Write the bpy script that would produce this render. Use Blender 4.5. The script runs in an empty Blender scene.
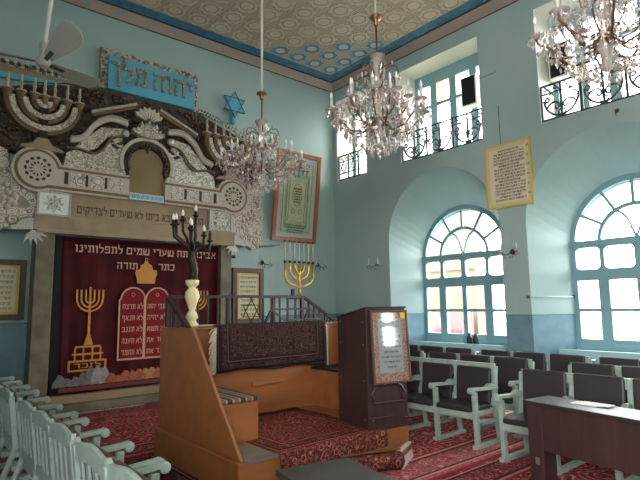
import bpy, bmesh, math, random
from math import sin, cos, pi, radians, atan2, hypot, sqrt
from mathutils import Vector, Matrix
random.seed(7)
SC = bpy.context.scene
COL = SC.collection

# ------------------------------------------------------------------ helpers
def lin(c):
    c = c / 255.0
    return c / 12.92 if c <= 0.04045 else ((c + 0.055) / 1.055) ** 2.4
def rgb(c): return (lin(c[0]), lin(c[1]), lin(c[2]), 1.0)


def _r(x0, x1, y0, y1): return [(x0,y0),(x1,y0),(x1,y1),(x0,y1)]
_T, _B, _t = .83, .17, .15
GLYPH = {
 'א': (.72, [[(0,1),(.17,1),(.72,0),(.54,0)], [(.54,1),(.70,1),(.66,.62),(.47,.46),(.39,.59),(.54,.72)], [(0,0),(.17,0),(.18,.26),(.30,.43),(.20,.60),(.03,.30)]]),
 'ב': (.72, [_r(0,.6,_T,1), _r(.45,.6,_B,_T), _r(0,.72,0,_B)]),
 'ג': (.52, [_r(.08,.44,_T,1), _r(.30,.44,.35,_T), [(.30,.35),(.44,.35),(.52,0),(.37,0)], [(0,0),(.16,0),(.30,.2),(.30,.35)]]),
 'ד': (.68, [_r(0,.68,_T,1), _r(.44,.58,0,_T)]),
 'ה': (.66, [_r(0,.66,_T,1), _r(.51,.66,0,_T), _r(.04,.18,0,.6)]),
 'ו': (.28, [_r(0,.28,_T,1), _r(.13,.28,0,_T)]),
 'ז': (.36, [_r(0,.36,_T,1), _r(.11,.25,0,_T)]),
 'ח': (.68, [_r(0,.68,_T,1), _r(.52,.66,0,_T), _r(.04,.18,0,_T)]),
 'ט': (.68, [_r(0,.14,_B,1), _r(0,.68,0,_B), _r(.54,.68,_B,1), _r(.30,.54,_T,1)]),
 'י': (.28, [_r(0,.28,_T,1), _r(.13,.28,.48,_T)]),
 'כ': (.60, [_r(0,.60,_T,1), _r(.46,.60,_B,_T), _r(0,.60,0,_B)]),
 'ך': (.60, [_r(0,.60,_T,1), _r(.46,.60,-.32,_T)]),
 'ל': (.56, [_r(0,.13,_T,1.34), _r(0,.56,.66,_T), _r(.42,.56,.38,.66), [(.42,.38),(.56,.38),(.30,0),(.13,0)]]),
 'ם': (.68, [_r(0,.68,_T,1), _r(0,.14,_B,_T), _r(.54,.68,_B,_T), _r(0,.68,0,_B)]),
 'מ': (.72, [_r(.24,.72,_T,1), _r(.57,.72,0,_T), _r(.34,.57,0,_B), [(0,0),(.14,0),(.38,_T),(.24,_T)], [(.02,1),(.16,1),(.22,.76),(.15,.55)]]),
 'נ': (.44, [_r(.1,.44,_T,1), _r(.29,.44,_B,_T), _r(0,.44,0,_B)]),
 'ן': (.28, [_r(0,.28,_T,1), _r(.13,.28,-.32,_T)]),
 'ס': (.66, [_r(0,.66,_T,1), [(.02,_T),(.16,_T),(.24,_B),(.12,_B)], [(.52,_T),(.66,_T),(.56,_B),(.42,_B)], _r(.12,.56,0,_B)]),
 'ע': (.68, [[(.53,1),(.68,1),(.62,.38),(.05,-.06),(0,.1),(.48,.44)], [(0,1),(.15,1),(.28,.34),(.17,.25)]]),
 'פ': (.62, [_r(0,.62,_T,1), _r(.48,.62,_B,_T), _r(0,.62,0,_B), _r(0,.13,.46,_T), _r(.13,.32,.46,.6)]),
 'ף': (.62, [_r(0,.62,_T,1), _r(.48,.62,-.32,_T), _r(0,.13,.46,_T), _r(.13,.32,.46,.6)]),
 'צ': (.66, [[(0,1),(.16,1),(.62,_B),(.46,_B)], [(.50,1),(.66,1),(.62,.66),(.44,.52),(.37,.65),(.50,.74)], _r(0,.62,0,_B)]),
 'ץ': (.66, [[(0,1),(.16,1),(.36,.40),(.36,-.32),(.22,-.32),(.22,.36)], [(.50,1),(.66,1),(.62,.66),(.36,.42),(.36,.58),(.50,.74)]]),
 'ק': (.68, [_r(0,.68,_T,1), [(.53,_T),(.68,_T),(.52,.12),(.38,.12)], _r(.04,.18,-.32,.58)]),
 'ר': (.60, [_r(0,.60,_T,1), _r(.45,.60,0,_T)]),
 'ש': (.82, [_r(0,.14,.19,1), _r(.68,.82,.19,1), _r(0,.82,0,.19), [(.34,1),(.48,1),(.34,.19),(.20,.19)]]),
 'ת': (.70, [_r(0,.70,_T,1), _r(.55,.70,0,_T), _r(.14,.28,0,_T), _r(0,.14,0,.15)]),
}

class MB:
    """collects shapes into one mesh"""
    def __init__(s): s.bm = bmesh.new()
    def quad(s, pts):
        return s.bm.faces.new([s.bm.verts.new(p) for p in pts])
    def box(s, x0, x1, y0, y1, z0, z1):
        e = random.uniform(0, .0006); x0, y0, z0, x1, y1, z1 = x0-e, y0-e, z0-e, x1+e, y1+e, z1+e
        v = [s.bm.verts.new(p) for p in ((x0,y0,z0),(x1,y0,z0),(x1,y1,z0),(x0,y1,z0),(x0,y0,z1),(x1,y0,z1),(x1,y1,z1),(x0,y1,z1))]
        for f in ((0,3,2,1),(4,5,6,7),(0,1,5,4),(1,2,6,5),(2,3,7,6),(3,0,4,7)): s.bm.faces.new([v[i] for i in f])
        return s
    def beam(s, a, b, w, h, up=(0,0,1)):
        """rectangular bar between two points"""
        a, b = Vector(a), Vector(b); d = (b - a).normalized(); up = Vector(up)
        e = random.uniform(0, .0006); w += e; h += e
        if abs(d.dot(up)) > .98: up = Vector((1,0,0))
        r = d.cross(up).normalized() * (w/2); u = r.cross(d).normalized() * (h/2)
        v = [s.bm.verts.new(p + i*r + j*u) for p in (a, b) for i, j in ((-1,-1),(1,-1),(1,1),(-1,1))]
        for f in ((0,1,2,3),(7,6,5,4),(0,4,5,1),(1,5,6,2),(2,6,7,3),(3,7,4,0)): s.bm.faces.new([v[i] for i in f])
        return s
    def prism(s, pts, off):
        """closed polygon (3-D points) pushed along the vector off"""
        off = Vector(off); e = off.normalized()*random.uniform(0, .0006); off = off + 2*e
        pts = [Vector(p) - e for p in pts]
        a = [s.bm.verts.new(Vector(p)) for p in pts]; b = [s.bm.verts.new(Vector(p) + off) for p in pts]
        n = len(pts)
        s.bm.faces.new(a); s.bm.faces.new(b[::-1])
        for i in range(n): s.bm.faces.new([a[i], b[i], b[(i+1) % n], a[(i+1) % n]])
        return s
    def pxz(s, pts, y0, y1): return s.prism([(x, y0, z) for x, z in pts], (0, y1-y0, 0))
    def pyz(s, pts, x0, x1): return s.prism([(x0, y, z) for y, z in pts], (x1-x0, 0, 0))
    def pxy(s, pts, z0, z1): return s.prism([(x, y, z0) for x, y in pts], (0, 0, z1-z0))
    def tube(s, pts, r, seg=6, closed=False, cap=True):
        pts = [Vector(p) for p in pts]; n = len(pts)
        rr = r if isinstance(r, (list, tuple)) else [r]*n
        rings = []; prev = None
        for i, p in enumerate(pts):
            if closed: t = pts[(i+1) % n] - pts[i-1]
            else: t = pts[min(i+1, n-1)] - pts[max(i-1, 0)]
            t.normalize()
            if prev is None:
                ref = Vector((0,0,1)) if abs(t.z) < .9 else Vector((1,0,0))
                u = t.cross(ref).normalized()
            else:
                u = (prev - t * prev.dot(t))
                u = u.normalized() if u.length > 1e-6 else t.cross(Vector((0.3,.5,.8))).normalized()
            prev = u; w = t.cross(u)
            rings.append([s.bm.verts.new(p + rr[i]*(u*cos(2*pi*k/seg) + w*sin(2*pi*k/seg))) for k in range(seg)])
        m = n if closed else n-1
        for i in range(m):
            a, b = rings[i], rings[(i+1) % n]
            for k in range(seg): s.bm.faces.new([a[k], a[(k+1) % seg], b[(k+1) % seg], b[k]])
        if cap and not closed:
            s.bm.faces.new(rings[0][::-1]); s.bm.faces.new(rings[-1])
        return s
    def lathe(s, prof, c=(0,0,0), seg=12, axis='z'):
        """profile of (radius, height) turned about an axis"""
        c = Vector(c); rings = []
        for r, h in prof:
            ring = []
            for k in range(seg):
                a = 2*pi*k/seg; p = Vector((r*cos(a), r*sin(a), h))
                if axis == 'y': p = Vector((p.x, -p.z, p.y))
                if axis == 'x': p = Vector((-p.z, p.y, p.x))
                ring.append(s.bm.verts.new(c + p))
            rings.append(ring)
        for a, b in zip(rings, rings[1:]):
            for k in range(seg): s.bm.faces.new([a[k], a[(k+1) % seg], b[(k+1) % seg], b[k]])
        s.bm.faces.new(rings[0][::-1]); s.bm.faces.new(rings[-1])
        return s
    def ball(s, c, r, u=8, v=5, sc=(1,1,1)):
        m = Matrix.Translation(c) @ Matrix.Diagonal((r*sc[0], r*sc[1], r*sc[2], 1))
        bmesh.ops.create_uvsphere(s.bm, u_segments=u, v_segments=v, radius=1, matrix=m); return s
    def arcband(s, c, r0, r1, a0, a1, d0, d1, n=16, plane='yz'):
        """flat ring sector; angles in degrees; plane yz uses depth x, plane xz uses depth y"""
        for i in range(n):
            t0 = radians(a0 + (a1-a0)*i/n); t1 = radians(a0 + (a1-a0)*(i+1)/n)
            q = [(c[0]+r*cos(t), c[1]+r*sin(t)) for r, t in ((r0,t0),(r1,t0),(r1,t1),(r0,t1))]
            (s.pyz if plane == 'yz' else s.pxz)(q, d0, d1)
        return s
    def text(s, body, size, o, U, V, depth=.004, wid=None, spacing=1.0, **k):
        """block Hebrew letters drawn as solid strokes; body is given in visual (left to right) order"""
        U, V, o = Vector(U), Vector(V), Vector(o); N = U.cross(V); h = size*.60
        for li, line in enumerate(body.split('\n')):
            ws = [GLYPH[c][0] + .17 if c in GLYPH else .38 for c in line]; tot = sum(ws) - .17
            kx = h if not wid else wid/tot
            if wid and len(body.split('\n')) > 1: kx = wid/max(sum((GLYPH[c][0]+.17) if c in GLYPH else .38 for c in l) for l in body.split('\n'))
            x = -tot*kx/2
            for c, w in zip(line, ws):
                if c in GLYPH:
                    for poly in GLYPH[c][1]:
                        s.prism([o + U*(x+px*kx) + V*(py*h - li*size*spacing) - N*(depth/2) for px, py in poly], N*depth)
                x += w*kx
        return s
    def xform(s, m): bmesh.ops.transform(s.bm, matrix=m, verts=s.bm.verts); return s
    def mesh(s, name, mat, smooth=False, origin=(0,0,0)):
        o = Vector(origin)
        if o.length: bmesh.ops.translate(s.bm, vec=-o, verts=s.bm.verts)
        bmesh.ops.recalc_face_normals(s.bm, faces=s.bm.faces)
        me = bpy.data.meshes.new(name); s.bm.to_mesh(me); s.bm.free()
        me.materials.append(mat)
        if smooth:
            for p in me.polygons: p.use_smooth = True
        return me

ORG = {}
def tag(o, label, cat, group=None):
    o['label'] = label; o['category'] = cat
    if group: o['group'] = group
    return o
def thing(name, label, cat, loc=(0,0,0), group=None):
    o = bpy.data.objects.new(name, None); COL.objects.link(o); o.location = loc
    o.empty_display_size = .1; ORG[o.name] = Vector(loc)
    return tag(o, label, cat, group)
def part(name, mb, mat, parent, smooth=False, bev=0, label=None, stuff=False):
    org = ORG[parent.name]
    o = bpy.data.objects.new(name, mb.mesh(name, mat, smooth, org)); COL.objects.link(o)
    o.parent = parent; ORG[o.name] = org
    if bev: bevel(o, bev)
    if label: o['label'] = label
    if stuff: o['kind'] = 'stuff'
    return o
def single(name, mb, mat, label, cat, loc=(0,0,0), smooth=False, bev=0, group=None):
    o = bpy.data.objects.new(name, mb.mesh(name, mat, smooth, loc)); COL.objects.link(o); o.location = loc
    ORG[o.name] = Vector(loc)
    if bev: bevel(o, bev)
    return tag(o, label, cat, group)
def struct(name, mb, mat, smooth=False, parent=None):
    o = bpy.data.objects.new(name, mb.mesh(name, mat, smooth)); COL.objects.link(o); ORG[o.name] = Vector((0,0,0))
    if parent: o.parent = parent
    else: o['kind'] = 'structure'
    return o
def bevel(o, w):
    m = o.modifiers.new('bevel', 'BEVEL'); m.width = w; m.segments = 2; m.limit_method = 'ANGLE'
def dup(root, loc, rotz=None, label=None, group=None, scale=None):
    def cp(o, par):
        c = o.copy(); COL.objects.link(c)
        if par: c.parent = par
        for ch in o.children: cp(ch, c)
        return c
    r = cp(root, None); r.location = loc
    if rotz is not None: r.rotation_euler.z = rotz
    if scale: r.scale = (scale,)*3
    if label: r['label'] = label
    if group: r['group'] = group
    return r

# ------------------------------------------------------------------ materials
class NT:
    def __init__(s, name):
        s.m = bpy.data.materials.new(name); s.m.use_nodes = True
        s.t = s.m.node_tree; s.b = s.t.nodes['Principled BSDF']; s.out = s.t.nodes['Material Output']
    def n(s, typ, **k):
        nd = s.t.nodes.new(typ)
        for a, v in k.items():
            if a.startswith('i_'): nd.inputs[a[2:].replace('_', ' ')].default_value = v
            else: setattr(nd, a, v)
        return nd
    def l(s, a, b): s.t.links.new(a, b)
    def math(s, op, a, b=None, c=None):
        nd = s.t.nodes.new('ShaderNodeMath'); nd.operation = op
        for i, v in enumerate((a, b, c)):
            if v is None: continue
            if isinstance(v, (int, float)): nd.inputs[i].default_value = v
            else: s.l(v, nd.inputs[i])
        return nd.outputs[0]
    def mix(s, f, a, b):
        nd = s.t.nodes.new('ShaderNodeMix'); nd.data_type = 'RGBA'
        for i, v in ((0, f), (6, a), (7, b)):
            if isinstance(v, (int, float)): nd.inputs[i].default_value = v
            elif isinstance(v, tuple): nd.inputs[i].default_value = v
            else: s.l(v, nd.inputs[i])
        return nd.outputs[2]
    def obj(s): return s.n('ShaderNodeTexCoord').outputs['Object']
    def xyz(s, v=None):
        nd = s.n('ShaderNodeSeparateXYZ'); s.l(v or s.obj(), nd.inputs[0]); return nd.outputs
    def bump(s, h, strength=.3, dist=.01):
        nd = s.n('ShaderNodeBump'); nd.inputs['Strength'].default_value = strength; nd.inputs['Distance'].default_value = dist
        s.l(h, nd.inputs['Height']); s.l(nd.outputs[0], s.b.inputs['Normal'])
    def noise(s, sc, det=3, v=None):
        nd = s.n('ShaderNodeTexNoise'); nd.inputs['Scale'].default_value = sc; nd.inputs['Detail'].default_value = det
        s.l(v or s.obj(), nd.inputs['Vector']); return nd.outputs[0]
    def vor(s, sc, feat='F1', v=None):
        nd = s.n('ShaderNodeTexVoronoi'); nd.feature = feat; nd.inputs['Scale'].default_value = sc
        s.l(v or s.obj(), nd.inputs['Vector']); return nd.outputs
    def step(s, v, a, b):
        nd = s.n('ShaderNodeMapRange'); nd.inputs[1].default_value = a; nd.inputs[2].default_value = b; s.l(v, nd.inputs[0]); return nd.outputs[0]

def simple(name, c, rough=.6, metal=0, var=0, vs=6, bump=0, bs=60, spec=None, c2=None):
    t = NT(name); t.b.inputs['Roughness'].default_value = rough; t.b.inputs['Metallic'].default_value = metal
    if spec is not None: t.b.inputs['Specular IOR Level'].default_value = spec
    a = rgb(c)
    if var or c2:
        b = rgb(c2) if c2 else tuple(x*(1-var) for x in a[:3]) + (1,)
        f = t.step(t.noise(vs, 4), .35, .7)
        t.l(t.mix(f, a, b), t.b.inputs['Base Color'])
    else:
        t.b.inputs['Base Color'].default_value = a
    if bump: t.bump(t.noise(bs, 2), bump)
    return t.m
def wood(name, c1, c2, rough=.4, axis='z', sc=9):
    t = NT(name); t.b.inputs['Roughness'].default_value = rough
    mp = t.n('ShaderNodeMapping'); t.l(t.obj(), mp.inputs[0])
    s = [sc, sc, sc]; s['xyz'.index(axis)] = sc * .12
    mp.inputs['Scale'].default_value = s
    f = t.step(t.noise(1.5, 6, mp.outputs[0]), .3, .7)
    t.l(t.mix(f, rgb(c1), rgb(c2)), t.b.inputs['Base Color'])
    return t.m

m_mint = simple('mint_painted_wood', (158,172,160), .45, var=.22, vs=14)
m_pad = simple('dark_vinyl_pad', (50,44,46), .5, var=.2, vs=5)
m_pad_brown = simple('brown_vinyl_pad', (84,66,54), .45, var=.3, vs=5)
m_orange = wood('orange_plywood', (158,98,56), (136,82,46), .38, 'x', 4)
m_dkbrown = wood('dark_brown_board', (66,46,44), (54,37,36), .4, 'z', 10)
m_desk = wood('dark_desk_board', (54,48,42), (44,38,34), .42, 'y', 8)
m_railbrown = simple('brown_painted_metal', (54,36,34), .4)
m_black = simple('black_plastic', (24,24,26), .5)
m_iron = simple('wrought_iron', (58,64,66), .5)
m_gold = simple('bright_gold', (238,186,72), .28, 1)
m_brass = simple('aged_brass', (176,126,92), .3, 1)
m_bronze = simple('dark_bronze', (70,54,48), .45, .7, var=.3, vs=20)
m_silver = simple('silver_foil', (188,184,172), .36, .45, var=.3, vs=25)
m_white = simple('white_enamel', (222,220,208), .4)
m_fan = simple('grey_white_fan', (176,172,158), .45)
m_cream = simple('cream_painted_wood', (226,208,158), .4)
m_bulb = simple('frosted_bulb', (236,236,228), .3)
m_alu = simple('aluminium_edge', (170,168,164), .35, .8)
m_paper = simple('white_paper', (236,232,224), .7)
m_ink = simple('black_ink', (46,40,36), .7)
m_chand = simple('dull_gilt_arm', (128,98,74), .35, .8)
m_candle = simple('milky_candle', (196,186,176), .35)
m_copper = simple('copper', (150,104,76), .35, .9)
m_blue_t = simple('turquoise_paint', (92,168,190), .45, var=.12, vs=8)
m_bead = simple('silver_bead', (190,190,182), .25, .6)
m_teal_frame = simple('teal_window_paint', (126,162,168), .45, var=.1, vs=4)
m_switch = simple('pale_conduit', (190,200,196), .5)
m_gilt_embroid = simple('gold_embroidery', (206,140,62), .5, .3, var=.3, vs=60)
m_rose_embroid = simple('rose_thread', (206,156,136), .6, .1)
m_thread_pale = simple('pale_thread', (196,150,126), .7)
m_stone = simple('beige_marble', (160,134,104), .5, var=.3, vs=3, bump=.15, bs=9)
m_stone2 = simple('jamb_stone', (122,112,90), .55, c2=(94,80,60), vs=4)
m_carve = simple('carved_letter', (92,70,50), .7)
m_lace_plain = simple('lace_rim', (196,180,160), .55, var=.15, vs=10)
m_brown_rim = simple('brown_gilt_groove', (120,92,60), .45, var=.2, vs=12)
m_darkwood = simple('dark_niche_wood', (46,40,34), .6)
m_mirror_gold = simple('amber_mirror', (142,120,86), .35, .5, var=.2, vs=2)

def lace():
    t = NT('pierced_lace_plaster'); t.b.inputs['Roughness'].default_value = .55
    v = t.vor(7.5)[0]; e = t.vor(7.5, 'DISTANCE_TO_EDGE')[0]; v2 = t.vor(24)[0]
    ring = t.step(t.math('ABSOLUTE', t.math('SUBTRACT', t.math('FRACT', t.math('MULTIPLY', v, 4.6)), .5)), .08, .2)
    f = t.math('MULTIPLY', t.math('MULTIPLY', ring, t.step(e, .015, .06)), t.step(v2, .12, .26))
    t.l(t.mix(f, rgb((138,122,106)), rgb((214,202,188))), t.b.inputs['Base Color'])
    t.bump(f, .3, .012); return t.m
m_lace = lace()
def mosaic(name, c1, c2, sc=45):
    t = NT(name); v = t.vor(sc); t.b.inputs['Roughness'].default_value = .28; t.b.inputs['Metallic'].default_value = .45
    sep = t.n('ShaderNodeSeparateColor'); t.l(v[1], sep.inputs[0])
    t.l(t.mix(sep.outputs[0], rgb(c1), rgb(c2)), t.b.inputs['Base Color'])
    t.bump(sep.outputs[1], .7, .015); return t.m
m_mosaic = mosaic('mirror_mosaic', (136,124,106), (236,230,214))
m_mosaic_letter = mosaic('letter_mosaic', (120,100,80), (206,184,160), 40)
m_borderm = mosaic('border_mosaic', (96,88,74), (220,212,194), 24)
def vine():
    t = NT('brown_vine_relief'); t.b.inputs['Roughness'].default_value = .5; t.b.inputs['Metallic'].default_value = .2
    v = t.vor(14); f = t.step(v[0], .0, .09)
    n = t.noise(6, 3)
    c = t.mix(t.step(n, .35, .65), rgb((74,58,42)), rgb((50,42,34)))
    t.l(c, t.b.inputs['Base Color']); t.bump(v[0], .9, .03); return t.m
m_vine = vine()
m_grape = simple('brown_grape', (84,60,42), .35, .2, c2=(54,46,36), vs=5)

def wall_mat(name):
    t = NT(name); t.b.inputs['Roughness'].default_value = .42
    g = t.n('ShaderNodeNewGeometry'); z = t.xyz(g.outputs['Position'])[2]
    n = t.noise(.9, 5); n2 = t.noise(5, 4)
    up = t.mix(t.step(n, .35, .7), rgb((164,183,178)), rgb((154,176,172)))
    lo = t.mix(t.step(n2, .4, .65), rgb((112,142,154)), rgb((100,130,144)))
    k = t.step(z, 1.395, 1.405)
    c = t.mix(k, lo, up)
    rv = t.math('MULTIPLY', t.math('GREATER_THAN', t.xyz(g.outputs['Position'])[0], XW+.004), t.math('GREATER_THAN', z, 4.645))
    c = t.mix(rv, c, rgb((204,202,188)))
    line = t.math('MULTIPLY', t.step(z, 1.39, 1.394), t.math('SUBTRACT', 1.0, t.step(z, 1.408, 1.412)))
    t.l(t.mix(line, c, rgb((70,110,130))), t.b.inputs['Base Color'])
    t.bump(t.noise(14, 4), .12, .01); return t.m
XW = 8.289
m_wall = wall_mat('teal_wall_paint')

def ceil_mat():
    t = NT('pressed_tin_ceiling'); t.b.inputs['Roughness'].default_value = .5
    P = t.xyz(t.n('ShaderNodeNewGeometry').outputs['Position'])
    p = .49
    u = t.math('DIVIDE', t.math('SUBTRACT', 7.9, P[0]), p); v = t.math('DIVIDE', t.math('SUBTRACT', 8.87, P[1]), p)
    fu = t.math('SUBTRACT', t.math('FRACT', u), .5); fv = t.math('SUBTRACT', t.math('FRACT', v), .5)
    au, av = t.math('ABSOLUTE', fu), t.math('ABSOLUTE', fv)
    r = t.math('SQRT', t.math('ADD', t.math('MULTIPLY', fu, fu), t.math('MULTIPLY', fv, fv)))
    oct_ = t.math('MAXIMUM', t.math('MAXIMUM', au, av), t.math('MULTIPLY', t.math('ADD', au, av), .72))
    star = t.math('MINIMUM', t.math('MAXIMUM', au, av), t.math('MULTIPLY', t.math('ADD', au, av), .7071))
    def ridge(x, c, w): return t.math('SUBTRACT', 1.0, t.step(t.math('ABSOLUTE', t.math('SUBTRACT', x, c)), w*.4, w))
    h1 = ridge(star, .40, .035); h2 = ridge(oct_, .27, .03)
    # diagonal ribs between the stars
    sq = t.math('MAXIMUM', au, av); h3 = ridge(sq, .49, .03)
    h = t.math('MAXIMUM', h1, t.math('MAXIMUM', h2, h3))
    base = t.mix(t.noise(1.2, 4), rgb((214,196,170)), rgb((200,180,152)))
    base = t.mix(t.math('MULTIPLY', h, .35), base, rgb((166,148,126)))
    # painted blue star rings near the corner
    near = t.math('LESS_THAN', t.math('ADD', t.math('FLOOR', u), t.math('FLOOR', v)), 3.5)
    ring = t.math('MULTIPLY', t.math('LESS_THAN', star, .33), t.math('GREATER_THAN', oct_, .21))
    pos = t.math('MULTIPLY', t.math('GREATER_THAN', u, 0), t.math('GREATER_THAN', v, 0))
    base = t.mix(t.math('MULTIPLY', t.math('MULTIPLY', near, ring), pos), base, rgb((92,152,186)))
    # blue border band
    w = t.math('MINIMUM', t.math('SUBTRACT', 8.289, P[0]), t.math('SUBTRACT', 9.3, P[1]))
    band = t.math('LESS_THAN', w, .44)
    bl = t.mix(t.step(t.noise(7, 4), .35, .7), rgb((80,140,166)), rgb((58,110,140)))
    t.l(t.mix(band, base, bl), t.b.inputs['Base Color'])
    hh = t.math('MAXIMUM', h, t.math('MULTIPLY', band, t.noise(16, 2)))
    t.bump(hh, 1.0, .05); return t.m
m_ceil = ceil_mat()
def cove_mat():
    t = NT('pink_beige_cove'); t.b.inputs['Roughness'].default_value = .6
    P = t.xyz(t.n('ShaderNodeNewGeometry').outputs['Position'])
    s = t.math('ADD', P[0], t.math('MULTIPLY', P[1], -1.0))
    f = t.math('ABSOLUTE', t.math('SUBTRACT', t.math('FRACT', t.math('DIVIDE', s, .55)), .5))
    zz = t.math('ABSOLUTE', t.math('SUBTRACT', P[2], 7.11))
    d = t.math('ADD', t.math('MULTIPLY', f, .55), zz)
    dot = t.math('LESS_THAN', d, .042)
    c = t.mix(t.noise(3, 3), rgb((170,148,134)), rgb((154,132,120)))
    t.l(t.mix(dot, c, rgb((110,150,168))), t.b.inputs['Base Color']); return t.m
m_cove = cove_mat()

def rug(name, x0, x1, y0, y1, field, border, accent, navy=(40,26,40), bw=.45, sc=1.0, axes=(0,1)):
    """oriental carpet pattern laid over a rectangle given in world metres"""
    t = NT(name); t.b.inputs['Roughness'].default_value = .9; t.b.inputs['Specular IOR Level'].default_value = .15
    g = t.n('ShaderNodeNewGeometry'); P = t.xyz(g.outputs['Position'])
    a, b = P[axes[0]], P[axes[1]]
    d = t.math('MINIMUM', t.math('MINIMUM', t.math('SUBTRACT', a, x0), t.math('SUBTRACT', x1, a)),
               t.math('MINIMUM', t.math('SUBTRACT', b, y0), t.math('SUBTRACT', y1, b)))
    vec = g.outputs['Position']
    v = t.vor(9*sc, 'F1', vec); e = t.vor(13*sc, 'DISTANCE_TO_EDGE', vec)[0]; n = t.noise(26*sc, 2, vec); w1 = t.vor(3.2*sc, 'F1', vec)
    mot = t.math('MULTIPLY', t.step(v[0], .32, .36), t.step(n, .45, .6))
    rings = t.math('LESS_THAN', t.math('ABSOLUTE', t.math('SUBTRACT', t.math('FRACT', t.math('MULTIPLY', w1[0], 5.0)), .5)), .13)
    f = t.mix(mot, rgb(field), rgb(navy))
    f = t.mix(t.math('MULTIPLY', rings, t.step(n, .42, .5)), f, rgb(accent))
    f = t.mix(t.math('LESS_THAN', e, .02), f, rgb(accent))
    vb = t.noise(30*sc, 3, vec); bc = t.mix(t.step(vb, .5, .56), rgb(border), t.mix(.4, rgb(border), rgb(accent)))
    bc = t.mix(t.math('LESS_THAN', t.math('ABSOLUTE', t.math('SUBTRACT', t.vor(7*sc, 'F1', vec)[0], .3)), .035), bc, rgb(accent))
    bc = t.mix(t.math('LESS_THAN', t.vor(7*sc, 'F1', vec)[0], .14), bc, rgb(field))
    bc = t.mix(t.math('MULTIPLY', t.math('LESS_THAN', e, .05), t.step(n, .4, .55)), bc, rgb(field))
    inb = t.math('LESS_THAN', d, bw)
    c = t.mix(inb, f, bc)
    for k, col in ((.0, field), (.16, accent), (.20, navy), (.82, navy), (.9, accent), (.98, field)):
        m = t.math('LESS_THAN', t.math('ABSOLUTE', t.math('SUBTRACT', d, k*bw + .012)), .016)
        c = t.mix(m, c, rgb(col))
    t.l(c, t.b.inputs['Base Color'])
    t.bump(t.noise(180, 2, vec), .3, .004); return t.m

def crystal():
    t = NT('cut_crystal'); b = t.b
    b.inputs['Base Color'].default_value = (1, .95, .92, 1); b.inputs['Roughness'].default_value = .10
    b.inputs['IOR'].default_value = 1.52; b.inputs['Transmission Weight'].default_value = .62
    b.inputs['Base Color'].default_value = rgb((226,212,204)); return t.m
m_crystal = crystal()
def glass():
    t = NT('window_glass'); t.t.nodes.remove(t.b)
    tr = t.n('ShaderNodeBsdfTransparent'); gl = t.n('ShaderNodeBsdfGlossy'); gl.inputs['Roughness'].default_value = .05
    tr.inputs[0].default_value = (.96,.98,.98,1)
    mx = t.n('ShaderNodeMixShader'); mx.inputs[0].default_value = .07
    t.l(tr.outputs[0], mx.inputs[1]); t.l(gl.outputs[0], mx.inputs[2]); t.l(mx.outputs[0], t.out.inputs[0]); return t.m
m_glass = glass()
def amber_glass():
    t = NT('amber_glass'); t.t.nodes.remove(t.b)
    tr = t.n('ShaderNodeBsdfTransparent'); tr.inputs[0].default_value = (1,.86,.5,1); t.l(tr.outputs[0], t.out.inputs[0]); return t.m
m_amber = amber_glass()

# ------------------------------------------------------------------ room shell
XW, YW, ZC = 8.289, 9.3, 7.2
XL, YB = -1.45, -4.0
WX = 9.1                       # plane of the lower windows
def niche_prof(X, c, grow=0.0):
    k = (X - XW) / .811
    if c == 3.0: c -= .08*k
    hw = 1.34 - .31*k + grow; sp = 3.0 - .38*k
    pts = [(c - hw, .72), (c + hw, .72)]
    for i in range(25):
        a = pi * i / 24; pts.append((c + hw*cos(a), sp + hw*sin(a)))
    return pts
NICHES = [6.17, 3.0, -.17, -3.0]
UPPER = [(5.08, 7.08), (1.95, 3.95), (-1.2, .8), (8.10, 9.15)]
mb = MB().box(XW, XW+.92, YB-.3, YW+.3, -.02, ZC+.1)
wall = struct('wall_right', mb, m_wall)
cut = MB()
for c in NICHES[:3]:
    A = [cut.bm.verts.new((XW-.2, y, z)) for y, z in niche_prof(XW-.2, c)]
    B = [cut.bm.verts.new((XW+1.2, y, z)) for y, z in niche_prof(XW+1.2, c)]
    n = len(A); cut.bm.faces.new(A); cut.bm.faces.new(B[::-1])
    for i in range(n): cut.bm.faces.new([A[i], B[i], B[(i+1) % n], A[(i+1) % n]])
for a, b in UPPER: cut.box(XW-.2, XW+1.2, a, b, 4.65, 6.72)
co = struct('cutter', cut, m_wall)
md = wall.modifiers.new('b', 'BOOLEAN'); md.object = co; md.operation = 'DIFFERENCE'; md.solver = 'EXACT'
dg = bpy.context.evaluated_depsgraph_get()
me = bpy.data.meshes.new_from_object(wall.evaluated_get(dg)); wall.modifiers.clear(); wall.data = me
bpy.data.objects.remove(co)

struct('wall_ark', MB().box(XL-.3, XW+.9, YW, YW+.3, -.02, ZC+.1), m_wall)
mb = MB()                                   # wall on the left, with tall windows near the viewer
LW = [(-3.4, -1.6), (-1.1, .3)]
ys = [YB-.3] + [v for p in LW for v in p] + [YW+.3]
for i in range(0, len(ys), 2): mb.box(XL-.3, XL, ys[i], ys[i+1], -.02, ZC+.1)
for a, b in LW: mb.box(XL-.3, XL, a, b, -.02, 1.0).box(XL-.3, XL, a, b, 4.2, ZC+.1)
struct('wall_left', mb, m_wall)
mb = MB(); BW = [(7.55, 7.95)]
xs = [XL-.3] + [v for p in BW for v in p] + [XW+.9]
for i in range(0, len(xs), 2): mb.box(xs[i], xs[i+1], YB-.3, YB, -.02, ZC+.1)
for a, b in BW: mb.box(a, b, YB-.3, YB, -.02, 1.28).box(a, b, YB-.3, YB, 1.79, 1.92).box(a, b, YB-.3, YB, 2.16, ZC+.1)
struct('wall_back', mb, m_wall)
struct('ceiling', MB().box(XL-.3, XW+.9, YB-.3, YW+.3, ZC, ZC+.3), m_ceil)
m_floor = simple('dark_red_floor_cloth', (96,40,42), .85, var=.3, vs=9)
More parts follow.
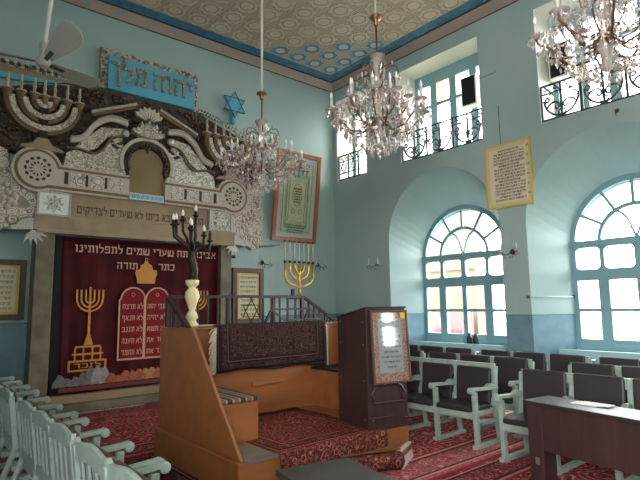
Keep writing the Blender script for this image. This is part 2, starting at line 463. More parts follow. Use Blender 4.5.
struct('floor', MB().box(XL-.3, XW+.9, YB-.3, YW+.3, -.3, 0), m_floor)
mb = MB().prism([(XL, YW, 7.03), (XL, YW, 7.2), (XL, YW-.15, 7.2)], (XW-XL, 0, 0))
struct('trim_1', mb, m_cove)
mb = MB().prism([(XW, YB, 7.03), (XW, YB, 7.2), (XW-.15, YB, 7.2)], (0, YW-YB, 0))
struct('trim_2', mb, m_cove)
m_darkline = simple('dark_ceiling_bead', (40,52,66), .6)  # dark bead between the cove and the blue ceiling band
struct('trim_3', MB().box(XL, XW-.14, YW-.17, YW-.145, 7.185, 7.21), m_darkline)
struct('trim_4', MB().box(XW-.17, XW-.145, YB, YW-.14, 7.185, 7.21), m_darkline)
struct('trim_5', MB().box(XL, XW, YW-.012, YW, 7.015, 7.035), m_carve)
struct('trim_6', MB().box(XW-.012, XW, YB, YW, 7.015, 7.035), m_carve)

def arched_window(k, c):
    mb = MB(); x0, x1 = WX-.03, WX+.05; R = 1.035; sp = 2.62
    mb.arcband((c, sp), R-.075, R+.05, 0, 180, x0, x1, 28)
    mb.arcband((c, sp), .54, .60, 0, 180, x0+.01, x1, 20)
    for a in (30, 60, 90, 120, 150):
        ca, sa = cos(radians(a)), sin(radians(a))
        mb.beam((x0+.03, c+.58*ca, sp+.58*sa), (x0+.03, c+.98*ca, sp+.98*sa), .05, .045, (1,0,0))
    for s in (-1, 1):                       # curved tracery of the inner fan
        mb.tube([(x0+.03, c, sp+.02)] + [(x0+.03, c + s*(.04+.26*(1-cos(pi/2*i/6))), sp+.02+.46*sin(pi/2*i/6)) for i in range(1,7)], .022, 6)
    mb.box(x0-.03, x1, c-R-.03, c+R+.03, 2.53, 2.65)
    mb.box(x0-.01, x1, c-R, c+R, 1.97, 2.16)
    mb.box(x0-.01, x1, c-R, c+R, .72, .99)
    mb.box(x0, x1, c-R, c+R, 1.445, 1.50)
    for a, b in ((-1.06,-.965),(-.63,-.46),(-.05,.05),(.46,.63),(.965,1.06)):
        if abs(a+b) > .2 and abs(a) < .9: mb.box(x0-.01, x1, c+a, c+b, .72, 2.0).box(x0, x1, c+a+.05, c+b-.05, 2.1, 2.6)
        else: mb.box(x0-.01, x1, c+a, c+b, .72, 2.6)
    # rounded corners of the small upper panes
    for a, b in ((-.965,-.58),(-.51,-.05),(.05,.51),(.58,.965)):
        for (yy, sy) in ((a, 1), (b, -1)):
            for (zz, sz) in ((2.16, 1), (2.53, -1)):
                r = .07; q = [(c+yy, zz)] + [(c+yy+sy*r*(1-sin(pi/2*i/5)), zz+sz*r*(1-cos(pi/2*i/5))) for i in range(6)]
                mb.pyz(q, x0, x1)
    for yy in (-.255, .255): mb.box(x0-.025, x0-.01, c+yy-.17, c+yy+.17, .77, .92)
    w = struct('window_%d' % k, mb, m_teal_frame)
    pts = [(c-R, .9), (c+R, .9)] + [(c+R*cos(pi*i/24), sp+R*sin(pi*i/24)) for i in range(25)]
    struct('glass_pane', MB().pyz(pts, WX+.005, WX+.011), m_glass, parent=w)
    hm = MB().box(x0-.05, x0-.02, c-.015, c+.015, 1.50, 1.56).tube([(x0-.03,c,1.2),(x0-.05,c,1.2),(x0-.05,c,1.28)], .01)
    struct('window_handle', hm, m_iron, parent=w)
for i, c in enumerate(NICHES[:3]): arched_window(i+1, 2.92 if c == 3.0 else c)

def upper_window(k, a, b):
    mb = MB(); x0, x1 = 8.86, 8.93; n = max(1, round((b-a)/.5)); p = (b-a)/n
    mb.box(x0, x1, a, b, 6.45, 6.74).box(x0, x1, a, b, 4.64, 4.8).box(x0+.01, x1, a, b, 5.94, 6.0)
    for i in range(n+1):
        y = a + i*p; mb.box(x0, x1, max(a, y-.085), min(b, y+.085), 4.64, 6.6)
    w = struct('window_%d' % k, mb, m_teal_frame)
    struct('glass_pane', MB().box(x0+.035, x0+.04, a, b, 4.7, 6.5), m_glass, parent=w)
    return w, p
w4, p4 = upper_window(4, 5.08, 7.08)
struct('amber_pane', MB().box(8.905, 8.91, 7.08-2*p4+.085, 7.08-p4-.085, 6.0, 6.45), m_amber, parent=w4)
upper_window(5, 1.95, 3.95); upper_window(6, -1.2, .8); upper_window(7, 8.10, 9.15)
# pale ledges at the foot of the arched windows
for i, c in enumerate(NICHES[:2]):
    struct('trim_%d' % (7+i), MB().box(8.7, WX-.06, c-1.06, c+1.10, .70, .80).box(8.66, 8.72, c-1.06, c+1.1, .70, .83), simple('pale_blue_ledge_%d' % i, (176,204,208), .5))

# ------------------------------------------------------------------ outside
m_facade = simple('beige_rendered_facade', (90,80,64), .8, var=.12, vs=1.5)
bd = thing('neighbouring_building', 'beige rendered building across the street seen through the left arched window', 'building', (16, 12, 0))
part('wall', MB().box(15, 15.5, 9.75, 18, 0, 6.2), m_facade, bd)
part('cornice', MB().box(14.9, 15.5, 9.72, 18, 5.9, 6.1), m_facade, bd)
part('string_course', MB().box(14.93, 15, 9.75, 18, 2.75, 2.85), simple('grey_course', (70,64,56), .8), bd)
hb = thing('street_banner', 'red and pink banner on low wall outside the left arched window', 'banner', (14.6, 10.3, 0))
part('board', MB().box(14.55, 14.6, 9.65, 11.2, .3, 1.35), simple('pink_banner', (92,66,66), .7), hb)
part('red_patch', MB().box(14.53, 14.55, 10.1, 11.15, .35, .75), simple('red_banner', (86,36,44), .7), hb)
part('white_patch', MB().pyz([(10.5,.7),(10.95,.85),(11.1,1.3),(10.8,1.05),(10.6,1.3)], 14.52, 14.55), simple('white_banner', (120,116,110), .7), hb)
for yy in (9.75, 11.1): part('post', MB().box(14.6, 14.65, yy-.03, yy+.03, 0, 1.4), m_iron, hb)
struct('ground', MB().box(XW+.92, 40, -30, 40, -.35, -.05), simple('street_asphalt', (90,88,84), .9))

# ------------------------------------------------------------------ the ark
CX = 3.42
ark = thing('torah_ark', 'tall carved stone and silver ark facade filling the left wall around the red curtain', 'ark', (CX, 9.1, 0))
part('step', MB().box(1.42, 5.42, 8.78, 9.3, 0, .13), m_stone2, ark, bev=.01)
part('step', MB().box(1.72, 5.14, 8.93, 9.3, .13, .25), m_stone, ark, bev=.01)
for x0, x1 in ((1.68, 1.95), (4.95, 5.19)):
    part('jamb', MB().box(x0, x1, 8.95, 9.28, .13, 2.83), m_stone2, ark, bev=.012)
part('niche_back', MB().box(1.95, 4.95, 9.2, 9.28, .25, 2.83), m_darkwood, ark)
part('lintel', MB().box(1.62, 5.25, 8.9, 9.28, 2.86, 3.10).box(1.66, 5.21, 8.88, 8.92, 2.82, 2.875), m_stone, ark, bev=.01)
fr = part('frieze', MB().box(2.12, 4.66, 9.0, 9.28, 3.10, 3.53), m_stone, ark)
part('carved_lettering', MB().text('הנה ברוך הבא ביתו לא שערים לצדיקים'[::-1], .21, (CX, 8.998, 3.2), (1,0,0), (0,0,1), .008, wid=2.3), m_carve, fr)

def ax(s, x): return CX + s*(x-CX)          # mirror about the ark's axis
for s in (-1, 1):
    # square silver star tiles
    c = (ax(s, 1.91), 3.31); mb = MB().box(c[0]-.25, c[0]+.25, 8.95, 9.28, c[1]-.2, c[1]+.2)
    tl = part('star_tile', mb, simple('bright_silver_tile', (226,224,214), .3, .2) if s > 0 else m_lace, ark)
    st = MB()
    for k in range(8):
        a = k*pi/4; st.pxz([(c[0]+.16*cos(a), c[1]+.16*sin(a)), (c[0]+.09*cos(a+pi/8), c[1]+.09*sin(a+pi/8)), c, (c[0]+.09*cos(a-pi/8), c[1]+.09*sin(a-pi/8))], 8.94-.004*(k%2), 8.95)
    part('star', st, m_mosaic, tl)
    fr_ = MB()
    for x0, x1, z0, z1 in ((-.25,.25,.17,.2),(-.25,.25,-.2,-.17),(-.25,-.22,-.2,.2),(.22,.25,-.2,.2)): fr_.box(c[0]+x0, c[0]+x1, 8.935, 8.955, c[1]+z0, c[1]+z1)
    part('tile_border', fr_, m_silver, tl)
    # carved band with a round pierced rosette at its outer end
    rc = (ax(s, 1.64), 3.84); R = .37; xe = ax(s, 3.09)
    def ol(R, zt, zb):
        at = math.asin(min(.99, (zt-rc[1])/R)); ab = math.asin(max(-.99, (zb-rc[1])/R))
        q = [(rc[0] + s*R*cos(at + (2*pi - at + ab)*i/28), rc[1] + R*sin(at + (2*pi - at + ab)*i/28)) for i in range(29)]
        return [(xe, zt)] + q + [(xe, zb)]
    part('band', MB().pxz(ol(R, 3.96, 3.52), 8.93, 9.1), m_lace_plain, ark, bev=.008)
    part('band_groove', MB().pxz(ol(R-.045, 3.925, 3.555), 8.92, 8.93), m_brown_rim, ark)
    bf = part('band_field', MB().pxz(ol(R-.085, 3.885, 3.60), 8.91, 8.93), m_lace_plain, ark)
    for k in range(3):
        x = ax(s, 2.24 + k*.31); part('scroll_panel', MB().box(x-.115, x+.115, 8.90, 8.915, 3.63, 3.86), m_lace, bf)
        x = ax(s, 2.06 + k*.31); part('slot', MB().box(x-.03, x+.03, 8.903, 8.915, 3.65, 3.85), m_darkwood, bf)
    ro = MB()
    for k in range(12):
        a = 2*pi*k/12
        for r0, r1, w in ((.07, .13, .035), (.15, .205, .05)):
            ro.pxz([(rc[0]+r0*cos(a), rc[1]+r0*sin(a)), (rc[0]+(r0+r1)/2*cos(a+w*4.2), rc[1]+(r0+r1)/2*sin(a+w*4.2)), (rc[0]+r1*cos(a), rc[1]+r1*sin(a)), (rc[0]+(r0+r1)/2*cos(a-w*4.2), rc[1]+(r0+r1)/2*sin(a-w*4.2))], 8.903, 8.915)
    part('rosette', ro, m_darkwood, bf)
    # mirror mosaic wing and its scrolled mouldings
    wing = [(2.02,3.97),(2.06,4.2),(2.2,4.28),(2.42,4.24),(2.6,4.3),(2.75,4.55),(2.95,4.66),(3.02,4.3),(3.04,3.97)]
    part('mosaic_wing', MB().pxz([(ax(s, x), z) for x, z in wing], 8.98, 9.1), m_mosaic, ark)
    wing2 = [(2.2,4.34),(2.36,4.52),(2.6,4.76),(2.98,4.82),(2.98,4.7),(2.72,4.62),(2.55,4.38),(2.4,4.3)]
    part('mosaic_wing', MB().pxz([(ax(s, x), z) for x, z in wing2], 9.0, 9.1), m_mosaic, ark)
    def curve(pts, n=24):
        out = []; m = len(pts)
        for i in range(m-1):
            p0, p1, p2, p3 = [Vector(pts[max(0, min(m-1, j))]) for j in (i-1, i, i+1, i+2)]
            for k in range(n//(m-1)+1):
                t = k/(n//(m-1)+1)
                out.append(.5*((2*p1)+(-p0+p2)*t+(2*p0-5*p1+4*p2-p3)*t*t+(-p0+3*p1-3*p2+p3)*t**3))
        out.append(Vector(pts[-1])); return out
    path = curve([(ax(s,x), 8.97, z) for x, z in ((2.1,4.42),(2.3,4.5),(2.5,4.78),(2.75,4.93),(3.04,4.9))])
    part('scroll_moulding', MB().tube(path, .048, 8), m_lace_plain, ark, True)
    part('scroll_silver_line', MB().tube([p + Vector((0,-.03,.055)) for p in path], .02, 6), m_silver, ark, True)  # thin silver line running parallel above the moulding
    path = curve([(ax(s,x), 8.96, z) for x, z in ((2.05,4.28),(2.25,4.3),(2.45,4.26),(2.62,4.34),(2.78,4.6),(3.0,4.66))])
    part('inner_scroll', MB().tube(path, .022, 6), m_brown_rim, ark, True)
    bar = MB().beam((ax(s,2.42), 9.0, 5.0), (ax(s,3.2), 9.0, 5.33), .08, .05, (0,0,1))
    part('raking_bar', bar, m_silver, ark, bev=.006)
    bar = MB().beam((ax(s,2.44), 9.03, 4.95), (ax(s,3.22), 9.03, 5.28), .08, .05, (0,0,1))
    part('raking_bar', bar, m_brown_rim, ark, bev=.006)
    lf = MB()
    for k in range(6): lf.ball((ax(s, 2.72+.05*k), 8.98, 4.52-.012*k*k*(k<4)+.03*(k%2)), .045, 6, 4, (1.2,.5,.6))
    part('leaf_spray', lf, m_vine, ark, True)
    part('boss', MB().ball((ax(s,3.0), 8.93, 4.72), .07, 8, 6, (1,.6,1)), m_silver, ark, True)
    # pierced lace bracket beside the opening
    br = [(1.68,3.5),(1.30,3.72),(1.22,4.1),(.95,4.2),(.86,3.6),(.9,3.0),(1.0,2.82),(1.14,2.78),(1.24,2.86),(1.36,2.84),(1.5,2.96),(1.66,3.06)]
    part('lace_bracket', MB().pxz([(ax(s,x), z) for x, z in br], 9.0, 9.12), m_lace, ark, bev=.008)
    gm = MB()
    for k in range(11):
        gx, gz = ((1.13,3.62),(1.22,3.55),(1.31,3.5),(1.17,3.47),(1.26,3.42),(1.35,3.38),(1.2,3.34),(1.29,3.29),(1.36,3.25),(1.08,3.54),(1.26,3.2))[k]
        gm.lathe([(.03,-.03),(.048,-.02),(.048,0),(.02,.012)], (ax(s,gx), 8.99, gz), 10, 'y')
        gm.ball((ax(s,gx), 8.985, gz), .02, 6, 4)
    part('grape_cluster', gm, m_lace_plain, ark, True)
    sc_ = MB()
    for (sx, sz, r) in ((1.08, 2.98, .12), (1.35, 3.0, .09), (1.02, 3.85, .1)):
        sc_.tube([(ax(s, sx + r*(1-.055*i)*cos(i*.55)), 8.99, sz + r*(1-.055*i)*sin(i*.55)) for i in range(17)], .016, 5)
    part('scroll', sc_, m_lace_plain, ark, True)
    # small silver leaves under the lintel end
    lv = MB()
    for k, a in enumerate((205, 228, 250, 272, 295)):
        a = radians(a); x = ax(s, 1.60); u = Vector((cos(a)*(-s), 0, sin(a)))
        p = Vector((x, 8.9, 2.86)); w = Vector((-u.z, 0, u.x))*.028
        lv.prism([p, p+u*.14+w, p+u*.26, p+u*.14-w], (0, .015, 0))
    part('silver_leaf', lv, m_silver, ark)
    part('silver_fin', MB().pxz([(ax(s,1.62),2.86),(ax(s,1.62),3.04),(ax(s,1.5),3.02),(ax(s,1.27),2.84)], 8.9, 8.99), m_silver, ark)
    # relief menorah
    mx, mz = ax(s, 1.69), 4.2
    rm = part('relief_menorah', MB().box(mx-.07, mx+.07, 8.95, 9.1, mz, 5.0), m_bronze, ark, bev=.01)
    for k, r in enumerate((.19, .38, .57)):
        a_ = MB().arcband((mx, 5.0), r-.075, r+.0, 180, 360, 8.97, 9.1, 20, 'xz')
        part('arm', a_, m_brown_rim, rm)
        part('arm_inlay', MB().arcband((mx, 5.0), r-.145, r-.06, 181, 359, 8.94, 9.02, 20, 'xz'), m_mosaic, rm)
    for k in range(-3, 4):
        x = mx + k*.19 - (0 if k == 0 else .04*(1 if k > 0 else -1)) ; z = 5.0
        part('cup', MB().lathe([(.05,-.06),(.055,0),(.08,.05),(.085,.08),(.03,.08)], (x, 8.98, z), 10), m_brown_rim, rm, True)
        part('candle', MB().lathe([(.095,.075),(.095,.09),(.022,.095),(.022,.2),(.03,.2),(.03,.225),(.022,.24),(.018,.36)], (x, 8.98, z), 8), m_lace_plain, rm, True)
    part('foot', MB().pxz([(mx-.32,mz-.03),(mx+.32,mz-.03),(mx+.3,mz+.01),(mx+.14,mz+.06),(mx+.08,mz+.16),(mx-.08,mz+.16),(mx-.14,mz+.06),(mx-.3,mz+.01)], 8.93, 9.05), m_stone, rm)
# brown vine field behind everything
field = [(.98,4.15),(.98,5.06),(1.45,5.26),(1.95,5.38),(2.55,5.5),(4.45,5.5),(4.9,5.34),(5.35,5.2),(5.86,5.06),(5.86,4.15),(5.3,4.1),(5.1,3.6),(1.74,3.6),(1.5,4.1)]
vf = part('vine_field', MB().pxz(field, 9.08, 9.27), m_vine, ark)
gr = MB(); rnd = random.Random(3)
def inside(x, z):
    c = False; n = len(field)
    for i in range(n):
        (x1, z1), (x2, z2) = field[i], field[i-1]
        if (z1 > z) != (z2 > z) and x < (x2-x1)*(z-z1)/(z2-z1)+x1: c = not c
    return c
for _ in range(1500):
    x, z = rnd.uniform(1, 5.85), rnd.uniform(4.15, 5.48)
    if inside(x, z-.04) and inside(x, z+.05):
        cl = sin(x*7.3)*cos(z*8.1+x*2)
        if cl > -.1: gr.ball((x, 9.07, z), rnd.uniform(.03,.05), 6, 4)
part('grape_relief', gr, m_grape, vf, True, stuff=True)
# central arched mirror
part('mirror', MB().pxz([(3.10,3.66),(3.74,3.66),(3.74,4.2)] + [(CX+.32*cos(pi*i/16), 4.2+.32*sin(pi*i/16)) for i in range(1,16)] + [(3.10,4.2)], 8.99, 9.08), m_mirror_gold, ark)
dg_ = MB().arcband((CX, 4.22), .32, .44, -25, 205, 8.96, 9.1, 22, 'xz').pxz([(CX-.06,4.56),(CX+.06,4.56),(CX,4.42)], 8.955, 8.98)
for k in range(26):
    a = radians(-22+224*k/25); dg_.ball((CX+.36*cos(a), 8.955, 4.22+.36*sin(a)), .035, 6, 4)
part('mirror_border', dg_, m_vine, ark)
part('mirror_rim', MB().arcband((CX, 4.22), .44, .50, -20, 200, 8.94, 9.1, 24, 'xz'), m_lace_plain, ark)
pl = part('plaque', MB().box(3.1, 3.74, 8.92, 9.0, 3.53, 3.66), simple('pale_blue_enamel', (170,194,196), .4), ark, bev=.005)
pm = MB()
for k in range(7):
    x = 3.17+k*.083
    for a in (0, 1): pm.tube([(x+.034*sin(a*pi+2*pi*j/3), 8.918, 3.595+.034*cos(a*pi+2*pi*j/3)) for j in range(3)], .006, 4, True)
part('plaque_pattern', pm, m_teal_frame, pl)
cr = MB()
for k in range(-4, 5):
    h = .30 - .012*k*k + (.05 if k % 2 == 0 else 0)
    cr.pxz([(CX+k*.062-.04, 4.70+.004*k*k), (CX+k*.062+.04, 4.70+.004*k*k), (CX+k*.068+.03, 4.7+h*.8), (CX+k*.07, 4.7+h), (CX+k*.068-.03, 4.7+h*.8)], 8.90-.012*(k % 2), 9.05)
part('crown', cr, m_mosaic, ark)
sh = MB()
for k in range(-3, 4):
    a = pi/2 + k*.33; u = Vector((cos(a),0,sin(a))); w = Vector((-u.z,0,u.x)); p = Vector((CX, 8.92, 5.0))
    sh.prism([p+u*.06, p+u*.25+w*.042, p+u*.31, p+u*.25-w*.042], (0,.06,0))
part('shell', sh, m_lace_plain, ark)
part('shell_back', MB().arcband((CX,5.0), .0001, .26, 0, 180, 8.975, 9.06, 14, 'xz'), m_darkwood, ark)
# ornament strips on the wall above the vine field
om = MB().box(.9, 2.62, 9.2, 9.29, 5.55, 5.66)
ob_ = part('ornament_strip', om, m_borderm, ark)
s2 = MB()
for k in range(15):
    x = 1.0+k*.11
    for j in range(3): s2.beam((x-.045*cos(j*pi/3), 9.195, 5.605-.045*sin(j*pi/3)), (x+.045*cos(j*pi/3), 9.195, 5.605+.045*sin(j*pi/3)), .016, .012)
part('star_ornament', s2, m_darkwood, ob_)
part('beige_strip', MB().pxz([(.9,5.42),(2.0,5.50),(2.6,5.55),(.9,5.55)], 9.22, 9.28), m_stone, ark)
part('turquoise_strip', MB().pxz([(.9,5.33),(1.4,5.36),(1.9,5.45),(2.0,5.5),(.9,5.42)], 9.22, 9.28), m_blue_t, ark)
om = MB()
for i in range(22):
    t = i/21; x = 4.46+1.4*t; z = 5.58-.12*t-.32*t*t
    om.ball((x, 9.22, z), .03, 6, 4)
    om.ball((x+.03, 9.22, z+.06), .022, 6, 4)
part('beaded_edge', om, m_borderm, ark, True, stuff=True)
om = MB()
for i in range(13): om.ball((6.02, 9.24, 4.2-.105*i), .034, 6, 4)
for i in range(9): om.ball((6.06+.062*i, 9.24, 2.9+.008*i), .03, 6, 4)
part('beaded_edge', om, m_bead, ark, True, stuff=True)

# ------------------------------------------------------------------ curtain
cur = thing('ark_curtain', 'dark red velvet curtain with gold embroidered lamps and tablets hanging in the ark', 'curtain', (3.5, 9.07, .27))
mb = MB(); NXc, NZc = 60, 12; vv = []
for i in range(NXc+1):
    row = []
    for k in range(NZc+1):
        x = 2.09 + 2.94*i/NXc; z = .27 + 2.53*k/NZc
        fall = 1 - .75*k/NZc
        y = 9.085 + .022*sin(x*9+.3*sin(x*3))*fall + .012*sin(x*23)*fall
        if i < 3: x += .05*(1-k/NZc)
        row.append(mb.bm.verts.new((x, y, z + .02*sin(x*2)*(1-k/NZc))))
    vv.append(row)
for i in range(NXc):
    for k in range(NZc): mb.bm.faces.new([vv[i][k], vv[i+1][k], vv[i+1][k+1], vv[i][k+1]])
t = NT('dark_red_velvet'); t.b.inputs['Roughness'].default_value = .75; t.b.inputs['Sheen Weight'].default_value = .06; t.b.inputs['Specular IOR Level'].default_value = .2
t.b.inputs['Sheen Tint'].default_value = rgb((150,40,60))
t.l(t.mix(t.step(t.noise(3,4), .3, .7), rgb((82,10,18)), rgb((46,7,12))), t.b.inputs['Base Color'])
cl = part('cloth', mb, t.m, cur, True)
sm = cl.modifiers.new('solid', 'SOLIDIFY'); sm.thickness = .012
YE = 9.046
part('hem', MB().box(2.13, 5.02, 9.045, 9.056, .29, .36), simple('red_gold_hem', (110,44,40), .6, var=.4, vs=30), cur)
def ln(body, size, x, z, wid=None, m=m_rose_embroid, d=.006):
    part('lettering', MB().text(body[::-1], size, (x, YE, z), (1,0,0), (0,0,1), d, wid=wid), m, cur)
ln('אבינו פתח שערי שמים לתפלותינו', .2, 3.58, 2.56, 2.6)
ln('כתר', .19, 3.87, 2.30, .30); ln('תורה', .19, 3.15, 2.30, .36)
def flat_menorah(cx, z0, full):
    mb = MB()
    for r in (.07, .14, .205): mb.arcband((cx, 1.78), r-.014, r+.014, 180, 360, YE-.006, YE+.004, 14, 'xz')
    for k in range(-3, 4): mb.box(cx+k*.0695-.014, cx+k*.0695+.014, YE-.006, YE+.004, 1.78, 1.93+(.05 if k == 0 else 0))
    mb.pxz([(cx-.018,1.8),(cx+.018,1.8),(cx+.02,1.2),(cx+.075,1.02),(cx-.075,1.02),(cx-.02,1.2)], YE-.006, YE+.004)
    for z, w in ((.98,.2),(.86,.24)):
        mb.box(cx-w, cx+w, YE-.006, YE+.004, z, z+.03)
    mb.box(cx-.3, cx+.3, YE-.006, YE+.004, .75, .78).box(cx-.3, cx-.27, YE-.006, YE+.004, .6, .78).box(cx+.27, cx+.3, YE-.006, YE+.004, .6, .78).box(cx-.3, cx+.3, YE-.006, YE+.004, .6, .63)
    for dx in (-.2, -.07, .07, .2): mb.box(cx+dx-.012, cx+dx+.012, YE-.006, YE+.004, .78, .98)
    mb.xform(Matrix.Translation((0,0,0)))
    part('embroidered_menorah', mb, m_gilt_embroid, cur)
    ln('לזכר', .12, cx, .655, .42, m_gilt_embroid)
flat_menorah(2.55, .6, True); flat_menorah(4.50, .6, True)
# crown
q = [(-.16,0),(.16,0),(.17,.1),(.2,.17),(.19,.24),(.12,.25),(.1,.33),(.04,.36),(.03,.4),(-.03,.4),(-.04,.36),(-.1,.33),(-.12,.25),(-.19,.24),(-.2,.17),(-.17,.1)]
part('embroidered_crown', MB().pxz([(3.49+x, 2.05+z) for x, z in q], YE-.01, YE+.004), m_gilt_embroid, cur)
part('crown_finial', MB().tube([(3.49+.025*cos(k), YE, 2.485+.025*sin(k)) for k in range(6)], .006, 4, True), m_thread_pale, cur)
# tablets
m_tab = simple('red_satin_tablet', (122,12,22), .6, spec=.2)
for c in (3.27, 3.71):
    r = .2
    out = [(c-r, .75), (c+r, .75), (c+r, 1.76)] + [(c+r*cos(pi*i/12), 1.76+r*sin(pi*i/12)) for i in range(1,12)] + [(c-r, 1.76)]
    part('tablet', MB().pxz(out, YE-.004, YE+.006), m_tab, cur)
mb = MB(); yy = YE-.012
for c in (3.27, 3.71): mb.arcband((c,1.76), .2, .225, 0, 180, yy, YE, 16, 'xz')
for x in (3.035, 3.49, 3.925): mb.box(x-(.013 if x != 3.49 else .03), x+.013, yy, YE, .75, 1.77)
mb.box(3.02, 3.94, yy, YE, .725, .755)
part('tablet_border', mb, m_thread_pale, cur)
rows = [('אנכי יהוה','לא תרצח'),('לא יהיה','לא תנאף'),('לא תשא','לא תגנב'),('זכור את','לא תענה'),('כבד את','לא תחמד')]
for i, (a, b) in enumerate(rows):
    z = 1.60 - i*.197
    for body, x in ((a, 3.71), (b, 3.27)):
        part('lettering', MB().text(body[::-1], .14, (x, YE-.008, z), (1,0,0), (0,0,1), .006, wid=.36), m_thread_pale, cur)
for c in (3.27, 3.71): part('tablet_ring', MB().tube([(c+.03*cos(k), YE-.01, 1.85+.03*sin(k)) for k in range(6)], .006, 4, True), m_thread_pale, cur)
# embroidered hills
rh = random.Random(12); hills = []
for i in range(24):
    x = 2.14 + 2.66*i/23; seg = (x-2.1)/2.8
    k = 0 if seg < .2 or seg > .85 else (3 if seg < .3 else rh.choice((1, 2, 1)))
    pk = .14 + .10*abs(sin(x*4.1)) + (.08 if 2.6 < x < 2.85 else 0)
    hills.append((x, rh.uniform(.17,.24), pk*rh.uniform(.75,1.05), k))
hm = [simple('grey_embroidery', (122,110,114), .6, var=.45, vs=18), simple('copper_embroidery', (176,92,60), .55, var=.45, vs=18), simple('amber_embroidery', (180,124,72), .55, var=.4, vs=18), simple('pale_embroidery', (156,146,144), .6, var=.4, vs=18)]
for i, (x, w, h, k) in enumerate(hills):
    q = [(x-w*.55,.37),(x+w*.55,.385),(x+w*.5,.385+h*.4),(x+w*.15,.385+h*.9),(x-.02,.385+h),(x-w*.25,.385+h*.72),(x-w*.5,.385+h*.35)]
    part('embroidered_hill', MB().pxz(q, YE-.006-.002*(i % 4), YE+.004), hm[k], cur)

# ------------------------------------------------------------------ sign, star, pictures
sg = thing('hebrew_sign', 'turquoise sign board with raised silver Hebrew letters above the ark', 'sign', (3.55, 9.25, 5.58))
part('board', MB().box(2.72, 4.42, 9.14, 9.28, 5.57, 6.22), m_blue_t, sg, bev=.01)
part('mosaic_frame', MB().box(2.6, 4.5, 9.19, 9.29, 6.21, 6.34).box(2.6, 2.73, 9.19, 9.29, 5.58, 6.22).box(4.41, 4.5, 9.19, 9.29, 5.58, 6.22), m_borderm, sg)
for body, x, w in (('מלך', 3.09, .68), ('יהוה', 3.95, .80)):
    part('lettering', MB().text(body[::-1], .58, (x, 9.125, 5.75), (1,0,0), (0,0,1), .04, wid=w), m_mosaic_letter, sg)
def hexagram(mb, c, R, y0, y1, solid=True, r=.012, lean=0):
    for a0 in (90, 270):
        q = [(c[0]+R*cos(radians(a0+120*j)), c[1]+R*sin(radians(a0+120*j))) for j in range(3)]
        if solid: mb.pxz(q, y0, y1)
        else: mb.tube([(x, y0, z) for x, z in q], r, 5, True)
so = thing('star_of_david', 'turquoise six pointed star plate on the wall right of the Hebrew sign', 'star', (5.36, 9.22, 5.62))
mb = MB(); hexagram(mb, (5.34, 5.91), .29, 9.13, 9.19); part('plate', mb, m_blue_t, so)
mb = MB(); hexagram(mb, (5.34, 5.91), .29, 9.125, 9.13, False, .011); part('outline', mb, m_iron, so)
part('stem', MB().box(5.31, 5.37, 9.16, 9.29, 5.5, 5.8), m_blue_t, so)
psalm = ['שיר למעלות אשא עיני אל ההרים','מאין יבא עזרי עזרי מעם יהוה','עשה שמים וארץ אל יתן למוט','רגלך אל ינום שמרך הנה לא','ינום ולא יישן שומר ישראל','יהוה שמרך יהוה צלך על יד','ימינך יומם השמש לא יככה','וירח בלילה יהוה ישמרך מכל','רע ישמר את נפשך יהוה ישמר','צאתך ובואך מעתה ועד עולם']
def psalm_lines(n): return '\n'.join(psalm[i % 10][::-1] for i in range(n))
m_paper_old = simple('aged_paper', (214,200,164), .6, var=.12, vs=5)
def framed(name, label, x0, x1, z0, z1, fm, border, rows, fw=.06, y=9.24, inner=None):
    t = thing(name, label, 'picture', ((x0+x1)/2, 9.29, z0))
    mb = MB().box(x0, x1, y-.03, 9.295, z1-fw, z1).box(x0, x1, y-.03, 9.295, z0, z0+fw).box(x0, x0+fw, y-.03, 9.295, z0, z1).box(x1-fw, x1, y-.03, 9.295, z0, z1)
    part('frame', mb, fm, t, bev=.008)
    b = border
    part('mount', MB().box(x0+fw*.8, x1-fw*.8, y+.005, y+.03, z0+fw*.8, z1-fw*.8), simple(name+'_mount', inner or (206,176,96), .55), t)
    pr = part('print', MB().box(x0+fw+b, x1-fw-b, y, y+.006, z0+fw+b, z1-fw-b), m_paper_old, t)
    H = z1-z0-2*(fw+b)
    part('lettering', MB().text(psalm_lines(rows), H/rows*.78, ((x0+x1)/2, y-.001, z1-fw-b-H/rows*.8), (1,0,0), (0,0,1), .002, res=1, wid=(x1-x0-2*(fw+b))*.92, spacing=1.28), m_ink, pr)
    return t
m_frame_dk = wood('dark_frame_wood', (92,64,42), (70,48,34), .4, 'z', 12)
framed('framed_text', 'dark framed cream text panel on the wall just right of the ark, behind the railing', 5.38, 6.14, 1.26, 2.42, m_frame_dk, .045, 9, .1)
framed('framed_text', 'dark framed cream text panel at the left edge, left of the ark', .95, 1.62, 1.46, 2.40, m_frame_dk, .05, 8, .085)
# large leaning picture
lp = thing('framed_picture', 'large orange wood framed pale green print leaning out from the wall right of the ark', 'picture', (6.98, 9.28, 3.07))
LN = Matrix.Translation((6.98, 9.27, 3.07)) @ Matrix.Rotation(math.asin(.13), 4, 'X')
W2, H2 = .635, 2.06
m_frame_or = wood('orange_frame_wood', (182,110,56), (150,84,40), .35, 'z', 10)
def lpart(nm, mb, m, bev=0): mb.xform(LN); return part(nm, mb, m, lp, bev=bev)
f = .105
lpart('frame', MB().box(-W2, W2, -.06, 0, 0, f).box(-W2, W2, -.06, 0, H2-f, H2).box(-W2, -W2+f, -.06, 0, 0, H2).box(W2-f, W2, -.06, 0, 0, H2), m_frame_or, .012)
lpart('print', MB().box(-W2+.08, W2-.08, -.03, -.01, .08, H2-.08), simple('pale_blue_print', (170,190,192), .5, var=.1, vs=4))
lpart('print_border', MB().box(-.44, .44, -.034, -.03, .2, H2-.2), simple('sand_print', (196,188,156), .5, var=.15, vs=12))
